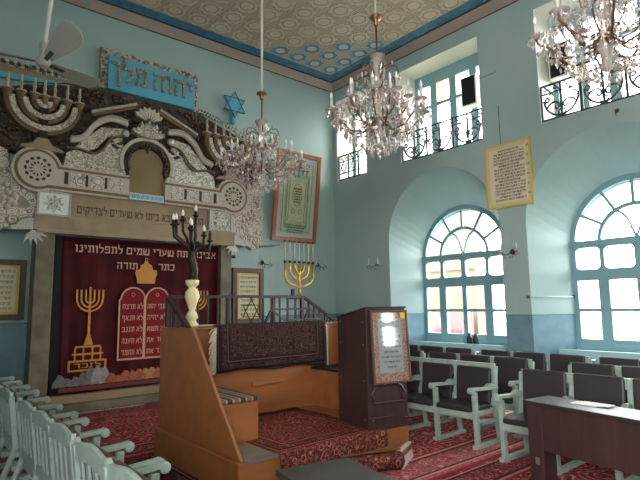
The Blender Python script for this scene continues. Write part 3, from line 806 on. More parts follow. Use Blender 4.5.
lpart('print_field', MB().box(-.34, .34, -.038, -.034, .3, H2-.5), simple('green_print', (150,176,142), .5, var=.15, vs=8))
mb = MB().box(-.26, .26, -.041, -.038, .42, H2-.62)
lpart('print_panel', mb, simple('beige_print', (188,186,150), .5, var=.1, vs=10))
mb = MB()
for w, z0, z1 in ((.40,.24,H2-.24),(.30,.34,H2-.55),(.23,.46,H2-.66)):
    mb.tube([(-w,-.042,z0),(w,-.042,z0),(w,-.042,z1),(-w,-.042,z1)], .007, 4, True)
mb.tube([(.13*cos(2*pi*k/20), -.042, 1.08+.26*sin(2*pi*k/20)) for k in range(20)], .007, 4, True)
for x in (-.1,.1): mb.tube([(x+.05*cos(2*pi*k/12), -.042, .7+.05*sin(2*pi*k/12)) for k in range(12)], .006, 4, True)
lpart('ornament_line', mb, simple('olive_line', (120,116,84), .6))
lpart('lettering', MB().text(psalm_lines(4), .055, (0, -.044, .36), (1,0,0), (0,0,1), .002, res=1, wid=.55), m_ink)
lpart('lettering', MB().text(psalm_lines(3), .06, (0, -.044, H2-.3), (1,0,0), (0,0,1), .002, res=1, wid=.6), m_ink)
lpart('lettering', MB().text(psalm_lines(6), .06, (0, -.044, 1.2), (1,0,0), (0,0,1), .002, res=1, wid=.2), m_ink)
mb = MB()
for x, h in ((-.14,.2),(-.02,.26),(.1,.14),(.22,.16)): mb.box(x, x+.035, -.044, -.038, H2-.46-h*.4, H2-.46+h*.5).box(x, x+.09, -.044, -.038, H2-.46+h*.4, H2-.46+h*.5)
lpart('blue_letter', mb, simple('blue_letter', (70,110,150), .5))

# cream text board on the pier
tb = thing('text_board', 'cream Hebrew text board in a thin yellow frame on the pier between the arched windows', 'sign', (8.25, 4.6, 3.3))
y0, y1, z0, z1 = 4.15, 5.03, 3.29, 4.46
part('board', MB().box(8.245, 8.285, y0, y1, z0, z1), simple('cream_board', (226,208,180), .5, var=.08, vs=4), tb)
part('frame', MB().box(8.235, 8.287, y0, y1, z0, z0+.035).box(8.235, 8.287, y0, y1, z1-.035, z1).box(8.235, 8.287, y0, y0+.035, z0, z1).box(8.235, 8.287, y1-.035, y1, z0, z1), simple('yellow_frame', (206,180,96), .45), tb)
pt = NT('yellow_pattern'); pt.l(pt.mix(pt.step(pt.vor(40)[0], .3, .5), rgb((222,200,130)), rgb((206,186,150))), pt.b.inputs['Base Color'])
part('pattern_border', MB().box(8.240, 8.246, y0+.03, y1-.03, z0+.03, z0+.09).box(8.240, 8.246, y0+.03, y1-.03, z1-.09, z1-.03).box(8.240, 8.246, y0+.03, y0+.08, z0, z1-.03).box(8.240, 8.246, y1-.08, y1-.03, z0, z1-.03), pt.m, tb)
for i in range(17):
    part('lettering', MB().text((psalm[i % 10] + ' ' + psalm[(i*3+1) % 10])[::-1][:46], .052, (8.239, 4.56, z1-.15-i*.056), (0,-1,0), (0,0,1), .002, res=1, wid=.58 if i % 5 else .4), m_ink, tb)
    if i % 3 == 0: part('lettering', MB().text(psalm[(i+4) % 10][::-1][:5], .05, (8.239, 4.205, z1-.15-i*.056), (0,-1,0), (0,0,1), .002, res=1, wid=.06), m_ink, tb)

# ------------------------------------------------------------------ gold menorah on a wall bracket
gm = thing('gold_menorah', 'tall gold seven branched menorah with white candles on a wall bracket under the large picture', 'menorah', (6.86, 8.9, 1.78))
gx, gy = 6.87, 8.9
part('stem', MB().lathe([(.09,1.80),(.09,1.83),(.03,1.87),(.028,2.0),(.045,2.03),(.028,2.06),(.03,2.3),(.04,2.33),(.028,2.36),(.028,2.56)], (gx, gy, 0), 10), m_gold, gm, True)
for r, zb in ((.13, 2.34), (.26, 2.22), (.39, 2.06)):
    for s in (-1, 1):
        pts = [(gx, gy, zb-.05), (gx+s*r*.35, gy, zb-.02), (gx+s*r*.78, gy, zb+.05), (gx+s*r*.97, gy, zb+.14), (gx+s*r, gy, zb+.24), (gx+s*r, gy, 2.56)]
        part('branch', MB().tube(pts, .024, 8), m_gold, gm, True)
for k in range(-3, 4):
    x = gx+k*.13
    part('cup', MB().lathe([(.015,2.52),(.03,2.55),(.036,2.59),(.02,2.59)], (x, gy, 0), 8), m_bronze, gm, True)
    c_ = part('candle', MB().lathe([(.017,2.58),(.017,3.0)], (x, gy, 0), 8), m_white, gm, True)
    part('tip', MB().lathe([(.018,3.0),(.024,3.02),(.012,3.05)], (x, gy, 0), 8), m_bronze, c_, True)
part('bracket', MB().beam((6.86, 8.9, 1.78), (6.86, 9.29, 1.78), .05, .03).box(6.66, 6.72, 8.88, 8.94, 1.8, 1.98).box(6.66, 6.9, 8.87, 8.93, 1.77, 1.80), m_black, gm)

# ------------------------------------------------------------------ wall sconces
def sconce(loc, face, label):
    t = thing('wall_sconce', label, 'wall lamp', loc, 'crystal wall sconces')
    R = Matrix.Translation(loc) @ Matrix.Rotation(face, 4, 'Z')      # local -y points into the room
    def sp(nm, mb, m, sm=True, par=None): mb.xform(R); return part(nm, mb, m, par or t, sm)
    sp('backplate', MB().lathe([(.05,0),(.045,.02),(.02,.03)], (0,0,0), 10, 'y'), m_bronze)
    for s in (-1, 1):
        pts = [(0,-.02,0),(s*.05,-.08,-.05),(s*.11,-.12,-.05),(s*.14,-.13,0)]
        a = sp('arm', MB().tube(pts, .008, 6), m_bronze)
        sp('candle', MB().lathe([(.03,0),(.034,.012),(.012,.014),(.012,.12),(.005,.15)], (s*.14,-.13,0), 8), m_white, True, a)
    for k, (x, y, z) in enumerate(((-.14,-.16,-.06),(.14,-.16,-.06),(0,-.1,-.1),(-.07,-.14,-.1),(.07,-.14,-.1),(-.18,-.13,-.05),(.18,-.13,-.05))):
        sp('crystal_drop', MB().lathe([(.001,.04),(.014,0),(.001,-.035)], (x,y,z), 6), m_crystal, False)
sconce((6.14, 9.29, 2.56), 0, 'small crystal two arm sconce above the text panel right of the ark')
sconce((7.72, 9.29, 2.56), 0, 'small crystal two arm sconce right of the gold menorah on the ark wall')
sconce((XW, 7.88, 2.5), pi/2*-1, 'small crystal two arm sconce on the window wall left of the left arch')
sconce((XW, 4.62, 2.5), pi/2*-1, 'small crystal two arm sconce on the pier under the cream text board')
single('wall_switch', MB().box(5.39, 5.47, 9.26, 9.3, 2.62, 2.68).lathe([(.02,0),(.015,.03)], (5.43, 9.26, 2.65), 8, 'y'), m_iron, 'small dark switch above the text panel right of the ark', 'switch', (5.43, 9.29, 2.62))
cd = thing('wall_conduit', 'thin pale conduit with dark end on the reveal of the right arch', 'conduit', (8.6, 4.2, 1.68))
part('pipe', MB().tube([(8.31, 4.305, 1.70), (9.03, 3.955, 1.70)], .016, 6), m_switch, cd, True)
part('end_piece', MB().box(9.01, 9.05, 3.94, 3.98, 1.68, 1.725), m_iron, cd)
part('end_piece', MB().box(8.255, 8.30, 4.35, 4.40, 1.68, 1.73), m_iron, cd)
ca = thing('wall_cable', 'thin dark cable running down the wall above the cream text board', 'cable', (XW, 4.7, 4.46))
part('run', MB().tube([(8.283,5.06,5.85),(8.283,4.72,5.86)], .006, 4).tube([(8.283,4.72,5.2),(8.283,4.72,4.46)], .006, 4), m_iron, ca)
hk = thing('ceiling_hook', 'small dark hook in the wall above the right arch', 'hook', (XW, 2.77, 4.5))
part('plate', MB().lathe([(.035,0),(.03,.015)], (8.285,2.77,4.5), 8, 'x'), m_iron, hk); part('hook', MB().tube([(8.27,2.77,4.5),(8.22,2.77,4.48),(8.22,2.77,4.43),(8.25,2.77,4.42)], .008, 6), m_iron, hk, True)

# ------------------------------------------------------------------ bimah (reading platform)
bm_ = thing('bimah', 'orange plywood reading platform with slanted side panel and brown railing in mid room', 'platform', (3.6, 4.8, 0))
part('plinth', MB().pxy([(2.33,3.88),(2.83,3.88),(4.45,3.83),(4.9,4.6),(4.9,5.67),(2.33,5.67)], .0125, .30), m_orange, bm_, bev=.006)
part('step_tread', MB().box(2.41, 2.73, 3.90, 4.42, .30, .312), simple('grey_step_lino', (120,108,96), .5), bm_)
part('step_nosing', MB().box(2.40, 2.73, 3.86, 3.90, .285, .318), m_alu, bm_)
part('floor_bolt', MB().lathe([(.02,0),(.02,.03)], (2.72, 3.84, .06), 8, 'y').tube([(2.68,3.85,.06),(2.68,3.8,.06),(2.8,3.8,.05)], .012), m_alu, bm_)
part('side_panel', MB().pyz([(5.66,.30),(5.66,1.40),(4.86,1.40),(3.92,.305)], 2.37, 2.40), m_orange, bm_, bev=.004)
part('side_panel', MB().pyz([(5.66,.30),(5.66,1.40),(5.35,1.40),(4.62,.305)], 4.90, 4.93), m_orange, bm_, bev=.004)
part('desk_front', MB().box(2.40, 4.90, 5.45, 5.48, .30, 1.36), m_orange, bm_)
part('desk_back', MB().box(2.40, 4.90, 5.63, 5.66, .30, 1.36), m_orange, bm_)
part('desk_top', MB().box(2.40, 4.90, 5.40, 5.67, 1.36, 1.385), m_orange, bm_, bev=.005)
part('drawer_handle', MB().beam((3.44,5.43,.67),(3.93,5.43,.69),.045,.055), m_orange, bm_, bev=.006)
part('bench', MB().box(2.40, 2.88, 4.42, 5.45, .30, .69), m_orange, bm_, bev=.006)
rb = part('bench', MB().box(4.41, 4.90, 4.62, 5.45, .30, .77), m_orange, bm_, bev=.006)
part('bench_lid', MB().box(4.39, 4.90, 4.60, 5.45, .775, .80), m_black, rb)
# railing: far rail, two sloping sides, balusters, star
ZR, YR = 1.74, 5.60
rl = part('rail', MB().beam((2.40, YR, ZR), (4.38, YR, ZR), .045, .035), m_railbrown, bm_)
part('rail', MB().beam((2.415, YR, ZR), (2.415, 5.04, 1.40), .045, .035), m_railbrown, bm_)
part('rail', MB().beam((4.38, YR, ZR), (4.89, 5.50, 1.39), .045, .035), m_railbrown, bm_)
def bal(x, y, z, w=.02): part('baluster', MB().box(x-w/2, x+w/2, y-w/2, y+w/2, 1.38, z), m_railbrown, bm_)
for i in range(1, 15):
    x = 2.40 + 1.98*i/15
    if abs(x-3.54) > .17: bal(x, YR, ZR)
for x in (3.20, 3.88, 4.36, 2.42): bal(x, YR, ZR, .04)
for i in range(1, 5): bal(2.415, YR-.56*i/5, ZR-.34*i/5)
for i in range(1, 6): bal(4.38+.51*i/6, YR-.10*i/6, ZR-.35*i/6)
mb = MB(); hexagram(mb, (3.54, 1.56), .145, YR, 0, False, .011); mb.box(3.53,3.55,YR-.01,YR+.01,1.70,1.74).box(3.53,3.55,YR-.01,YR+.01,1.38,1.42)
part('railing_star', mb, m_railbrown, bm_)
part('newel_post', MB().lathe([(.075,1.385),(.08,1.42),(.05,1.45),(.05,1.47),(.075,1.50),(.06,1.54),(.035,1.58),(.06,1.66),(.088,1.74),(.075,1.80),(.04,1.84),(.05,1.86),(.075,1.88),(.08,1.93),(.07,1.935)], (2.70, 5.56, 0), 16), m_cream, bm_, True)

# tree shaped candelabra on the newel
ct = thing('candelabra', 'dark bronze tree shaped candelabra with white bulbs on the cream post of the railing', 'candelabra', (2.70, 5.56, 1.936))
B = Vector((2.70, 5.56, 1.936))
rnd = random.Random(5)
tr = []
for i in range(12):
    t_ = i/11; tr.append(B + Vector((.02*sin(t_*7), .02*cos(t_*6), .40*t_)))
part('trunk', MB().lathe([(.07,0),(.06,.02),(.04,.05)], B, 10).tube(tr, [.05-.015*i/11+.006*(i % 2) for i in range(12)], 8), m_bronze, ct, True)
arms = [(-.25,0,.62,-.02),(-.19,.06,.64,0),(-.09,.1,.70,0),(0,-.06,.74,0),(.03,.14,.62,0),(.08,-.12,.50,0),(.22,0,.46,0),(-.1,-.16,.55,0)]
for k, (dx, dy, h, _) in enumerate(arms):
    p0 = B + Vector((0,0,.30+.02*(k % 3))); p3 = B + Vector((dx, dy, h))
    p1 = p0 + Vector((dx*.45, dy*.45, .1)); p2 = B + Vector((dx*.95, dy*.95, h-.12))
    a = part('branch', MB().tube([p0, p0.lerp(p1,.6)+Vector((0,0,.02)), p1, p1.lerp(p2,.5)+Vector((.012,0,0)), p2, p3], [.03,.026,.022,.02,.017,.016], 6).lathe([(.016,0),(.04,.015),(.04,.025),(.018,.03),(.018,.07)], p3, 8), m_bronze, ct, True)
    part('bulb', MB().lathe([(.012,.07),(.02,.09),(.014,.125),(.003,.15)], p3, 8), m_bulb if k not in (6,) else m_bronze, a, True)
part('twig', MB().tube([B+Vector((0,0,.28)), B+Vector((.1,0,.30)), B+Vector((.3,0,.285))], .006, 4), m_bronze, ct)

# small lectern frame behind the desk edge
st = thing('reading_stand', 'small low brown metal frame stand on the platform desk under the gold menorah', 'stand', (4.2, 5.53, 1.385))
part('bar', MB().beam((3.84,5.58,1.575),(4.47,5.58,1.575),.03,.025), m_railbrown, st)
part('bar', MB().beam((3.98,5.46,1.43),(4.58,5.46,1.43),.03,.025), m_railbrown, st)
for x0, x1 in ((3.84,3.99),(4.47,4.60)): part('leg', MB().beam((x0,5.58,1.575),(x1,5.44,1.39),.03,.025), m_railbrown, st)
for x0, x1 in ((3.84,3.73),(4.47,4.38)): part('leg', MB().beam((x0,5.58,1.575),(x1,5.58,1.39),.03,.025), m_railbrown, st)

# cushions, carpets on the platform
t = NT('striped_cushion'); P = t.xyz(); t.b.inputs['Roughness'].default_value = .85
fr1 = t.math('FRACT', t.math('MULTIPLY', P[0], 7.0)); f2 = t.math('FRACT', t.math('MULTIPLY', P[0], 14.0))
t.l(t.mix(t.math('GREATER_THAN', f2, .78), t.mix(t.math('GREATER_THAN', fr1, .5), rgb((48,38,36)), rgb((110,86,62))), rgb((160,142,110))), t.b.inputs['Base Color'])
single('seat_cushion', MB().box(2.41, 2.87, 4.39, 5.43, .692, .735), t.m, 'striped beige and brown cushion on the bench inside the platform', 'cushion', (2.66, 4.95, .702), bev=.02)
m_rug_desk = rug('navy_desk_carpet', 2.92, 4.59, .83, 1.9, (44,28,26), (38,28,28), (96,66,58), (26,20,22), .16, 3.2, (0,2))
hc = thing('hanging_carpet', 'dark navy and red patterned carpet draped over the platform desk', 'carpet', (3.75, 5.4, .85))
mb = MB(); g = []
for i in range(41):
    x = 2.92 + 1.67*i/40; zb = .87 - .045*i/40 + .012*sin(x*8); row = []
    for k in range(13):
        if k < 3: p = (x, 5.60-.1*k, 1.392)
        else:
            q = (k-3)/9; p = (x, 5.385 - .012*sin(q*3) - .012*(1+sin(x*11))*q, 1.385 + (zb-1.385)*q)
        row.append(mb.bm.verts.new(p))
    g.append(row)
for i in range(40):
    for k in range(12): mb.bm.faces.new([g[i][k], g[i+1][k], g[i+1][k+1], g[i][k+1]])
o = part('cloth', mb, m_rug_desk, hc, True); s_ = o.modifiers.new('solid', 'SOLIDIFY'); s_.thickness = .012; s_.offset = 1
m_fringe = simple('pale_fringe', (206,190,166), .85, var=.3, vs=60)
fg = MB(); rnd = random.Random(2)
for i in range(34):
    z = 1.37 - .5*i/33; w = rnd.uniform(.06,.1)
    fg.tube([(2.925, 5.372, z), (2.925-w*.6, 5.365+rnd.uniform(-.01,.01), z-.02), (2.925-w, 5.37, z-.06-rnd.uniform(0,.05))], .008, 4)
part('fringe', fg, m_fringe, hc)
fg = MB()
for i in range(30):
    z = 1.36 - .52*i/29; fg.tube([(4.585, 5.372, z), (4.63, 5.37, z-.03)], .006, 4)
part('fringe', fg, m_fringe, hc)
single('folded_cloth', MB().ball((2.86,5.52,1.40), .1, 10, 6, (1.6,.8,.12)), m_fringe, 'pale crumpled cloth on the desk top beside the cream post', 'cloth', (2.86, 5.52, 1.388), True)
m_rug_red = rug('red_platform_carpet', 2.74, 4.10, 3.9, 5.43, (118,30,32), (72,34,34), (170,112,88), (56,22,28), .22, 1.6)
mb = MB(); g = []
for i in range(31):
    x = 2.74 + 1.36*i/30; yf = 3.865 - .027*i/30; row = []
    for k in range(14):
        if k < 9: p = (x, 5.43 - (5.43-yf)*k/8.0, .308 + .003*sin(x*13+k*2))
        else: p = (x, yf - .012 - .006*sin(x*17), .30 - .29*(k-8)/5)
        row.append(mb.bm.verts.new(p))
    g.append(row)
for i in range(30):
    for k in range(13): mb.bm.faces.new([g[i][k], g[i+1][k], g[i+1][k+1], g[i][k+1]])
o = single('platform_carpet', mb, m_rug_red, 'worn red patterned carpet laid over the platform floor and its front edge', 'carpet', (3.6, 4.6, .3), True)
s_ = o.modifiers.new('solid', 'SOLIDIFY'); s_.thickness = .008; s_.offset = 1
# corner step with a white end and carpeted front
cs = thing('corner_step', 'small wedge step with white end board and red carpet front below the dark lectern', 'step', (3.95, 3.7, 0))
part('end_board', MB().prism([(3.96,3.50,.0125),(4.36,3.70,.0125),(4.40,3.76,.15),(4.0,3.57,.16)], (-.02,.03,0)), simple('whitewashed_board', (212,200,194), .5), cs)
part('core', MB().prism([(3.36,3.79,.012),(3.95,3.53,.012),(4.34,3.72,.012),(4.36,3.81,.012),(3.4,3.82,.012)], (.03,.0,.13)), m_orange, cs)
mb = MB(); g = []
for i in range(17):
    q = i/16; a = Vector((3.34,3.79,0)).lerp(Vector((3.955,3.525,0)), q); row = []
    n_ = Vector((-.39,-.92,0))
    for k in range(6):
        tt = k/5; row.append(mb.bm.verts.new(a + n_*(.03 + .05*sin(tt*pi)) + Vector((.03,0,0))*(tt) + Vector((0,0,.02+.14*tt))))
    row.append(mb.bm.verts.new(a + Vector((.05,.05,.165)))); g.append(row)
for i in range(16):
    for k in range(6): mb.bm.faces.new([g[i][k], g[i+1][k], g[i+1][k+1], g[i][k+1]])
o = part('carpet_cover', mb, m_rug_red, cs, True); s_ = o.modifiers.new('solid', 'SOLIDIFY'); s_.thickness = .01
part('carpet_rod', MB().tube([(3.40,3.78,.178),(4.02,3.58,.178)], .009, 6), m_brass, cs)

# ------------------------------------------------------------------ lectern
lt = thing('lectern', 'dark brown box lectern with sloping top standing at the platform front', 'lectern', (3.91, 3.91, .31))
LT = Matrix.Translation((3.91, 3.91, .31)) @ Matrix.Rotation(radians(-11.5), 4, 'Z')
def lc(nm, mb, m, par=None, sm=False, bev=0): mb.xform(LT); return part(nm, mb, m, par or lt, sm, bev)
LWd, LDp = .52, .60
lc('body', MB().prism([(0,0,0),(0,LDp,0),(0,LDp,1.155),(0,0,1.265)], (LWd,0,0)), m_dkbrown, bev=.004)
lc('top_board', MB().prism([(-.012,-.015,1.267),(-.012,LDp+.012,1.155),(-.012,LDp+.012,1.173),(-.012,-.015,1.285)], (LWd+.024,0,0)), m_dkbrown, bev=.003)
lc('base_moulding', MB().box(.02, LWd-.01, -.018, 0, .10, .125).box(-.005, LWd+.005, -.008, 0, 0, .09), m_dkbrown, bev=.004)
mo = MB()
pth = [(.07,-.012,.27),(.07,-.012,.33),(.04,-.012,.36),(.09,-.012,.43),(.16,-.012,.47),(.22,-.012,.44),(.26,-.012,.50),(.30,-.012,.44),(.36,-.012,.47),(.43,-.012,.43),(.48,-.012,.36),(.45,-.012,.33),(.45,-.012,.27)]
mo.tube(pth, .012, 6, True)
lc('panel_moulding', mo, m_dkbrown)
for (x, y) in ((-.004,.06),(-.004,.53)):
    for z in (.1,.5,.88,1.12): lc('screw', MB().ball((x, y, z), .006, 6, 4), m_gold, None, True)
for x, z in ((.05,.10),(.48,.10)): lc('screw', MB().ball((x,-.02,z), .006, 6, 4), m_gold, None, True)
# framed notice leaning on it
fn = thing('framed_notice', 'brown framed Hebrew notice with red patterned border leaning on the dark lectern', 'notice', (4.16, 3.82, .79))
FN = LT @ Matrix.Translation((.275, -.062, .47)) @ Matrix.Rotation(radians(3.2), 4, 'X').inverted()
def fc(nm, mb, m, par=None, bev=0): mb.xform(FN); return part(nm, mb, m, par or fn, False, bev)
w, h, f = .245, .775, .022
fc('frame', MB().box(-w,w,-.03,0,0,f).box(-w,w,-.03,0,h-f,h).box(-w,-w+f,-.03,0,0,h).box(w-f,w,-.03,0,0,h), wood('notice_frame', (98,70,54), (78,56,44), .4), bev=.005)
pt = NT('red_pattern'); n_ = pt.vor(46)[0]; pt.l(pt.mix(pt.step(n_, .3, .5), rgb((134,66,52)), rgb((170,130,112))), pt.b.inputs['Base Color'])
fc('border', MB().box(-w+f, w-f, -.016, -.006, f, h-f), pt.m)
pr = fc('print', MB().box(-.155, .155, -.019, -.016, .11, .685), simple('grey_print', (160,156,150), .4))
for i, ww in enumerate((.24,.26,.2,.26,.22,.26,.18,.26,.22,.12)):
    fc('lettering', MB().text(psalm[(i*3) % 10][::-1][:22], .03, (0, -.0195, .64-.053*i), (1,0,0), (0,0,1), .001, res=1, wid=ww), m_ink, pr)
fc('glass', MB().box(-w+f, w-f, -.0225, -.021, f, h-f), m_glass)
fc('gold_sticker', MB().box(.15,.21,-.024,-.0228,.68,.745), simple('gold_sticker', (220,180,70), .5))

# ------------------------------------------------------------------ seats
PT = .54
def seat_row(name, label, pad_mat, slats, group, toph=.90, padup=-.05):
    root = thing(name, label, 'seating row', (0,0,0), group)
    for k in range(4):
        y = k*PT
        lg = part('leg', MB().beam((.43,y,.03),(.45,y,.62),.05,.055,(1,0,0)), m_mint, root, bev=.006)
        lr = MB().beam((-.03,y,.03),(.05,y,.42),.05,.05,(1,0,0))
        if slats: lr = MB().tube([(.05,y,.45),(.04,y,.40),(.0,y,.28),(-.06,y,.12),(-.14,y,.0)], [.03,.028,.028,.026,.024], 6)
        part('leg', lr, m_mint, root, bev=.006)
        part('back_post', MB().beam((.05,y,.42),(-.005,y,toph-.03),.05,.045,(1,0,0)), m_mint, root, bev=.006)
        part('runner', MB().beam((-.10,y,.028),(.50,y,.028),.055,.05), m_mint, lg, bev=.006)
        part('stretcher', MB().beam((.03,y,.26),(.43,y,.30),.03,.04), m_mint, lg, bev=.004)
        am = MB().beam((.0,y,.625),(.50,y,.655),.06,.035)
        am.lathe([(.02,-.034),(.036,-.032),(.036,.032),(.02,.034)], (.51, y, .64), 12, 'y')
        am.prism([(.05,y-.03,.645),(.22,y-.03,.655),(.16,y-.03,.685),(.08,y-.03,.68)], (0,.06,0))
        part('armrest', am, m_mint, root, bev=.006)
    part('seat_frame', MB().box(.05,.46,.0,3*PT,.35,.395).box(.44,.465,.02,3*PT-.02,.32,.40), m_mint, root, bev=.005)
    for j in range(3):
        ya = j*PT; c = ya+PT/2
        bk = MB()
        # serpentine top rail
        n_ = 14; top = []; bot = []
        for i in range(n_+1):
            yy = ya + PT*i/n_; u = i/n_
            zt = toph - (.013*cos(2*pi*u) if slats else 0) + (.02 if (slats and (u < .04 or u > .96)) else 0)
            top.append((yy, zt)); bot.append((yy, toph-.105 + (.02*sin(pi*u) if slats else 0)))
        bk.prism([(.012, yy, zz) for yy, zz in top + bot[::-1]], (-.028,0,0))
        bk.beam((.042,ya+.02,.47),(.042,ya+PT-.02,.47),.028,.07,(0,0,1))
        ns = 4 if slats else 5
        for i in range(ns):
            yy = ya + .09 + (PT-.18)*i/(ns-1); bk.beam((.045,yy,.45),(-.002,yy,toph-.07),.05,.016,(1,0,0))
        part('backrest', bk, m_mint, root, bev=.004)
        if slats: part('back_pad', MB().prism([(.055,ya+.03,.50),(.085,ya+.03,.50),(.042,ya+.03,toph+.0),(.015,ya+.03,toph+.0)], (0,PT-.06,0)), pad_mat, root, bev=.012)
        else: part('back_pad', MB().prism([(.055,ya+.035,.44),(.095,ya+.035,.44),(.058,ya+.035,toph+padup),(.014,ya+.035,toph+padup)], (0,PT-.07,0)), pad_mat, root, bev=.03)
        part('seat_cushion', MB().box(.07,.50,ya+.03,ya+PT-.03,.396,.455), pad_mat, root, bev=.022)
    return root
ls = seat_row('seat_row', 'nearest mint wooden slatted seat row at the bottom left corner', m_pad_brown, True, 'mint wooden seat rows on the left')
ls.location = (.855, 1.54, 0)
dup(ls, (.86, 3.25, 0), None, 'mint slatted seat row second from the viewer on the left, level with the platform')
dup(ls, (.86, 5.22, 0), None, 'mint slatted seat row third from the viewer at the left edge')
dup(ls, (.88, 6.93, 0), None, 'farthest mint seat row on the left, near the ark step')
rs = seat_row('seat_row', 'mint framed dark padded three seat row in front, just right of the lectern', m_pad, False, 'dark padded seat rows on the right')
rs.location = (5.55, 5.03, 0); rs.rotation_euler.z = pi
rows_ = [((5.36, 2.97), 'dark padded front seat row directly behind the right hand desk'),
 ((6.33, 4.98), 'dark padded second seat row whose near end post shows between the two front rows'),
 ((6.33, 6.72), 'dark padded second row seats partly hidden behind the lectern edge'),
 ((6.30, 2.86), 'dark padded second seat row at the right, behind the desk row'),
 ((7.12, 4.60), 'dark padded back seat row before the pier between the arched windows'),
 ((7.12, 6.34), 'dark padded back seat row under the left arched window'),
 ((7.14, 2.88), 'dark padded back seat row under the right arched window')]
rt = seat_row('seat_row', 'x', m_pad, False, 'dark padded seat rows on the right', .895, .012)
rt.location = (rows_[0][0][0], rows_[0][0][1], 0); rt.rotation_euler.z = pi; rt['label'] = rows_[0][1]
for (x, y), lb in rows_[1:]: dup(rt, (x, y, 0), pi, lb)

# ------------------------------------------------------------------ desks
def desk(name, loc, ang, L, D, label, extra):
    t = thing(name, label, 'desk', loc)
    M_ = Matrix.Translation(loc) @ Matrix.Rotation(ang, 4, 'Z')
    def dp(nm, mb, m, bev=.004, par=None): mb.xform(M_); return part(nm, mb, m, par or t, False, bev)
    # local: x depth (0 front .. D), y length (0 .. -L)
    dp('desk_top', MB().box(-.03, D, -L, .03, .72, .75), m_desk)
    e = dp('end_panel', MB().box(.0, D-.03, -.03, 0, 0, .72), m_dkbrown)
    dp('end_panel', MB().box(.0, D-.03, -L+.03, -L+.06, 0, .72), m_dkbrown)
    dp('modesty_panel', MB().box(.0, .02, -L+.06, -.03, .34, .72), m_dkbrown)
    dp('leg_panel', MB().box(-.02, .0, -.14, .0, 0, .72), m_dkbrown)
    if extra: dp('socket_plate', MB().box(-.026, -.02, -.10, -.06, .22, .28), m_alu)
    return t
desk('desk', (4.44, 2.42, 0), radians(-9), 1.6, .34, 'long dark wooden desk in the lower right corner', True)
desk('desk', (1.66, 2.31, 0), radians(-11), 1.4, .42, 'dark desk with its bare top at the bottom centre', False)
pp = MB(); rnd = random.Random(4)
for k in range(3):
    a = rnd.uniform(-.3,.3); c = Vector((4.60, 1.98-.05*k, .752+.004*k))
    pp.pxy([(c.x-.05*cos(a), c.y+.11), (c.x+.06, c.y+.10+.02*k), (c.x+.05, c.y-.11), (c.x-.06, c.y-.1)], c.z, c.z+.004)
single('paper_sheets', pp, m_paper, 'loose white paper sheets on the right hand desk', 'paper', (4.60, 1.93, .752))
for k, y in enumerate((5.93, 5.79)):
    p = thing('bottle', ('left' if k == 0 else 'right') + ' one of two small dark bottles on the pale ledge under the left arched window', 'bottle', (8.8, y, .80), 'bottles on the window ledge')
    part('body', MB().lathe([(.05,0),(.055,.02),(.055,.14),(.03,.19)], (8.8, y, .80), 10), m_black, p, True)
    part('cap', MB().lathe([(.028,.19),(.03,.195),(.03,.23),(.02,.235)], (8.8, y, .80), 10), m_iron, p, True)

# ------------------------------------------------------------------ rugs
def floor_rug(label, x0, x1, y0, y1, m, fr=None, h=.012):
    t = thing('floor_rug', label, 'rug', ((x0+x1)/2, (y0+y1)/2, 0), 'floor rugs')
    part('pile', MB().box(x0, x1, y0, y1, .001, h), m, t)
    if fr:
        mb = MB(); rnd = random.Random(8)
        for ye, sg_ in fr:
            for i in range(int((x1-x0)/.025)):
                x = x0 + .0125 + i*.025
                mb.beam((x, ye, .008), (x+rnd.uniform(-.02,.02), ye+sg_*rnd.uniform(.08,.15), .006), .016, .006)
        part('fringe', mb, m_fringe, t)
R1 = rug('crimson_rug', 1.4, 4.6, 5.75, 8.62, (140,28,40), (92,34,40), (176,116,100), (52,24,34), .5)
floor_rug('crimson patterned rug with pale fringe between the ark step and the platform', 1.4, 3.38, 5.75, 8.62, R1, ((8.62, 1),))
R2 = rug('dark_rug', -.6, 2.36, 1.2, 5.73, (96,30,38), (66,30,36), (146,98,88), (40,22,30), .4)
floor_rug('dark red rug under the left seat rows beside the platform', -.6, 2.36, 1.2, 5.73, R2)
R3 = rug('rose_rug', 3.4, 7.7, 3.13, 7.6, (164,52,58), (150,84,84), (206,150,138), (88,44,54), .55)
floor_rug('rose red patterned rug under the right seat rows beneath the left arch', 3.4, 7.7, 3.13, 7.6, R3)
R4 = rug('ruby_rug', 2.5, 7.9, -.2, 3.12, (134,34,44), (104,40,46), (186,120,110), (60,26,38), .45)
floor_rug('ruby red rug under the right hand desk', 2.5, 7.9, -.2, 3.12, R4)

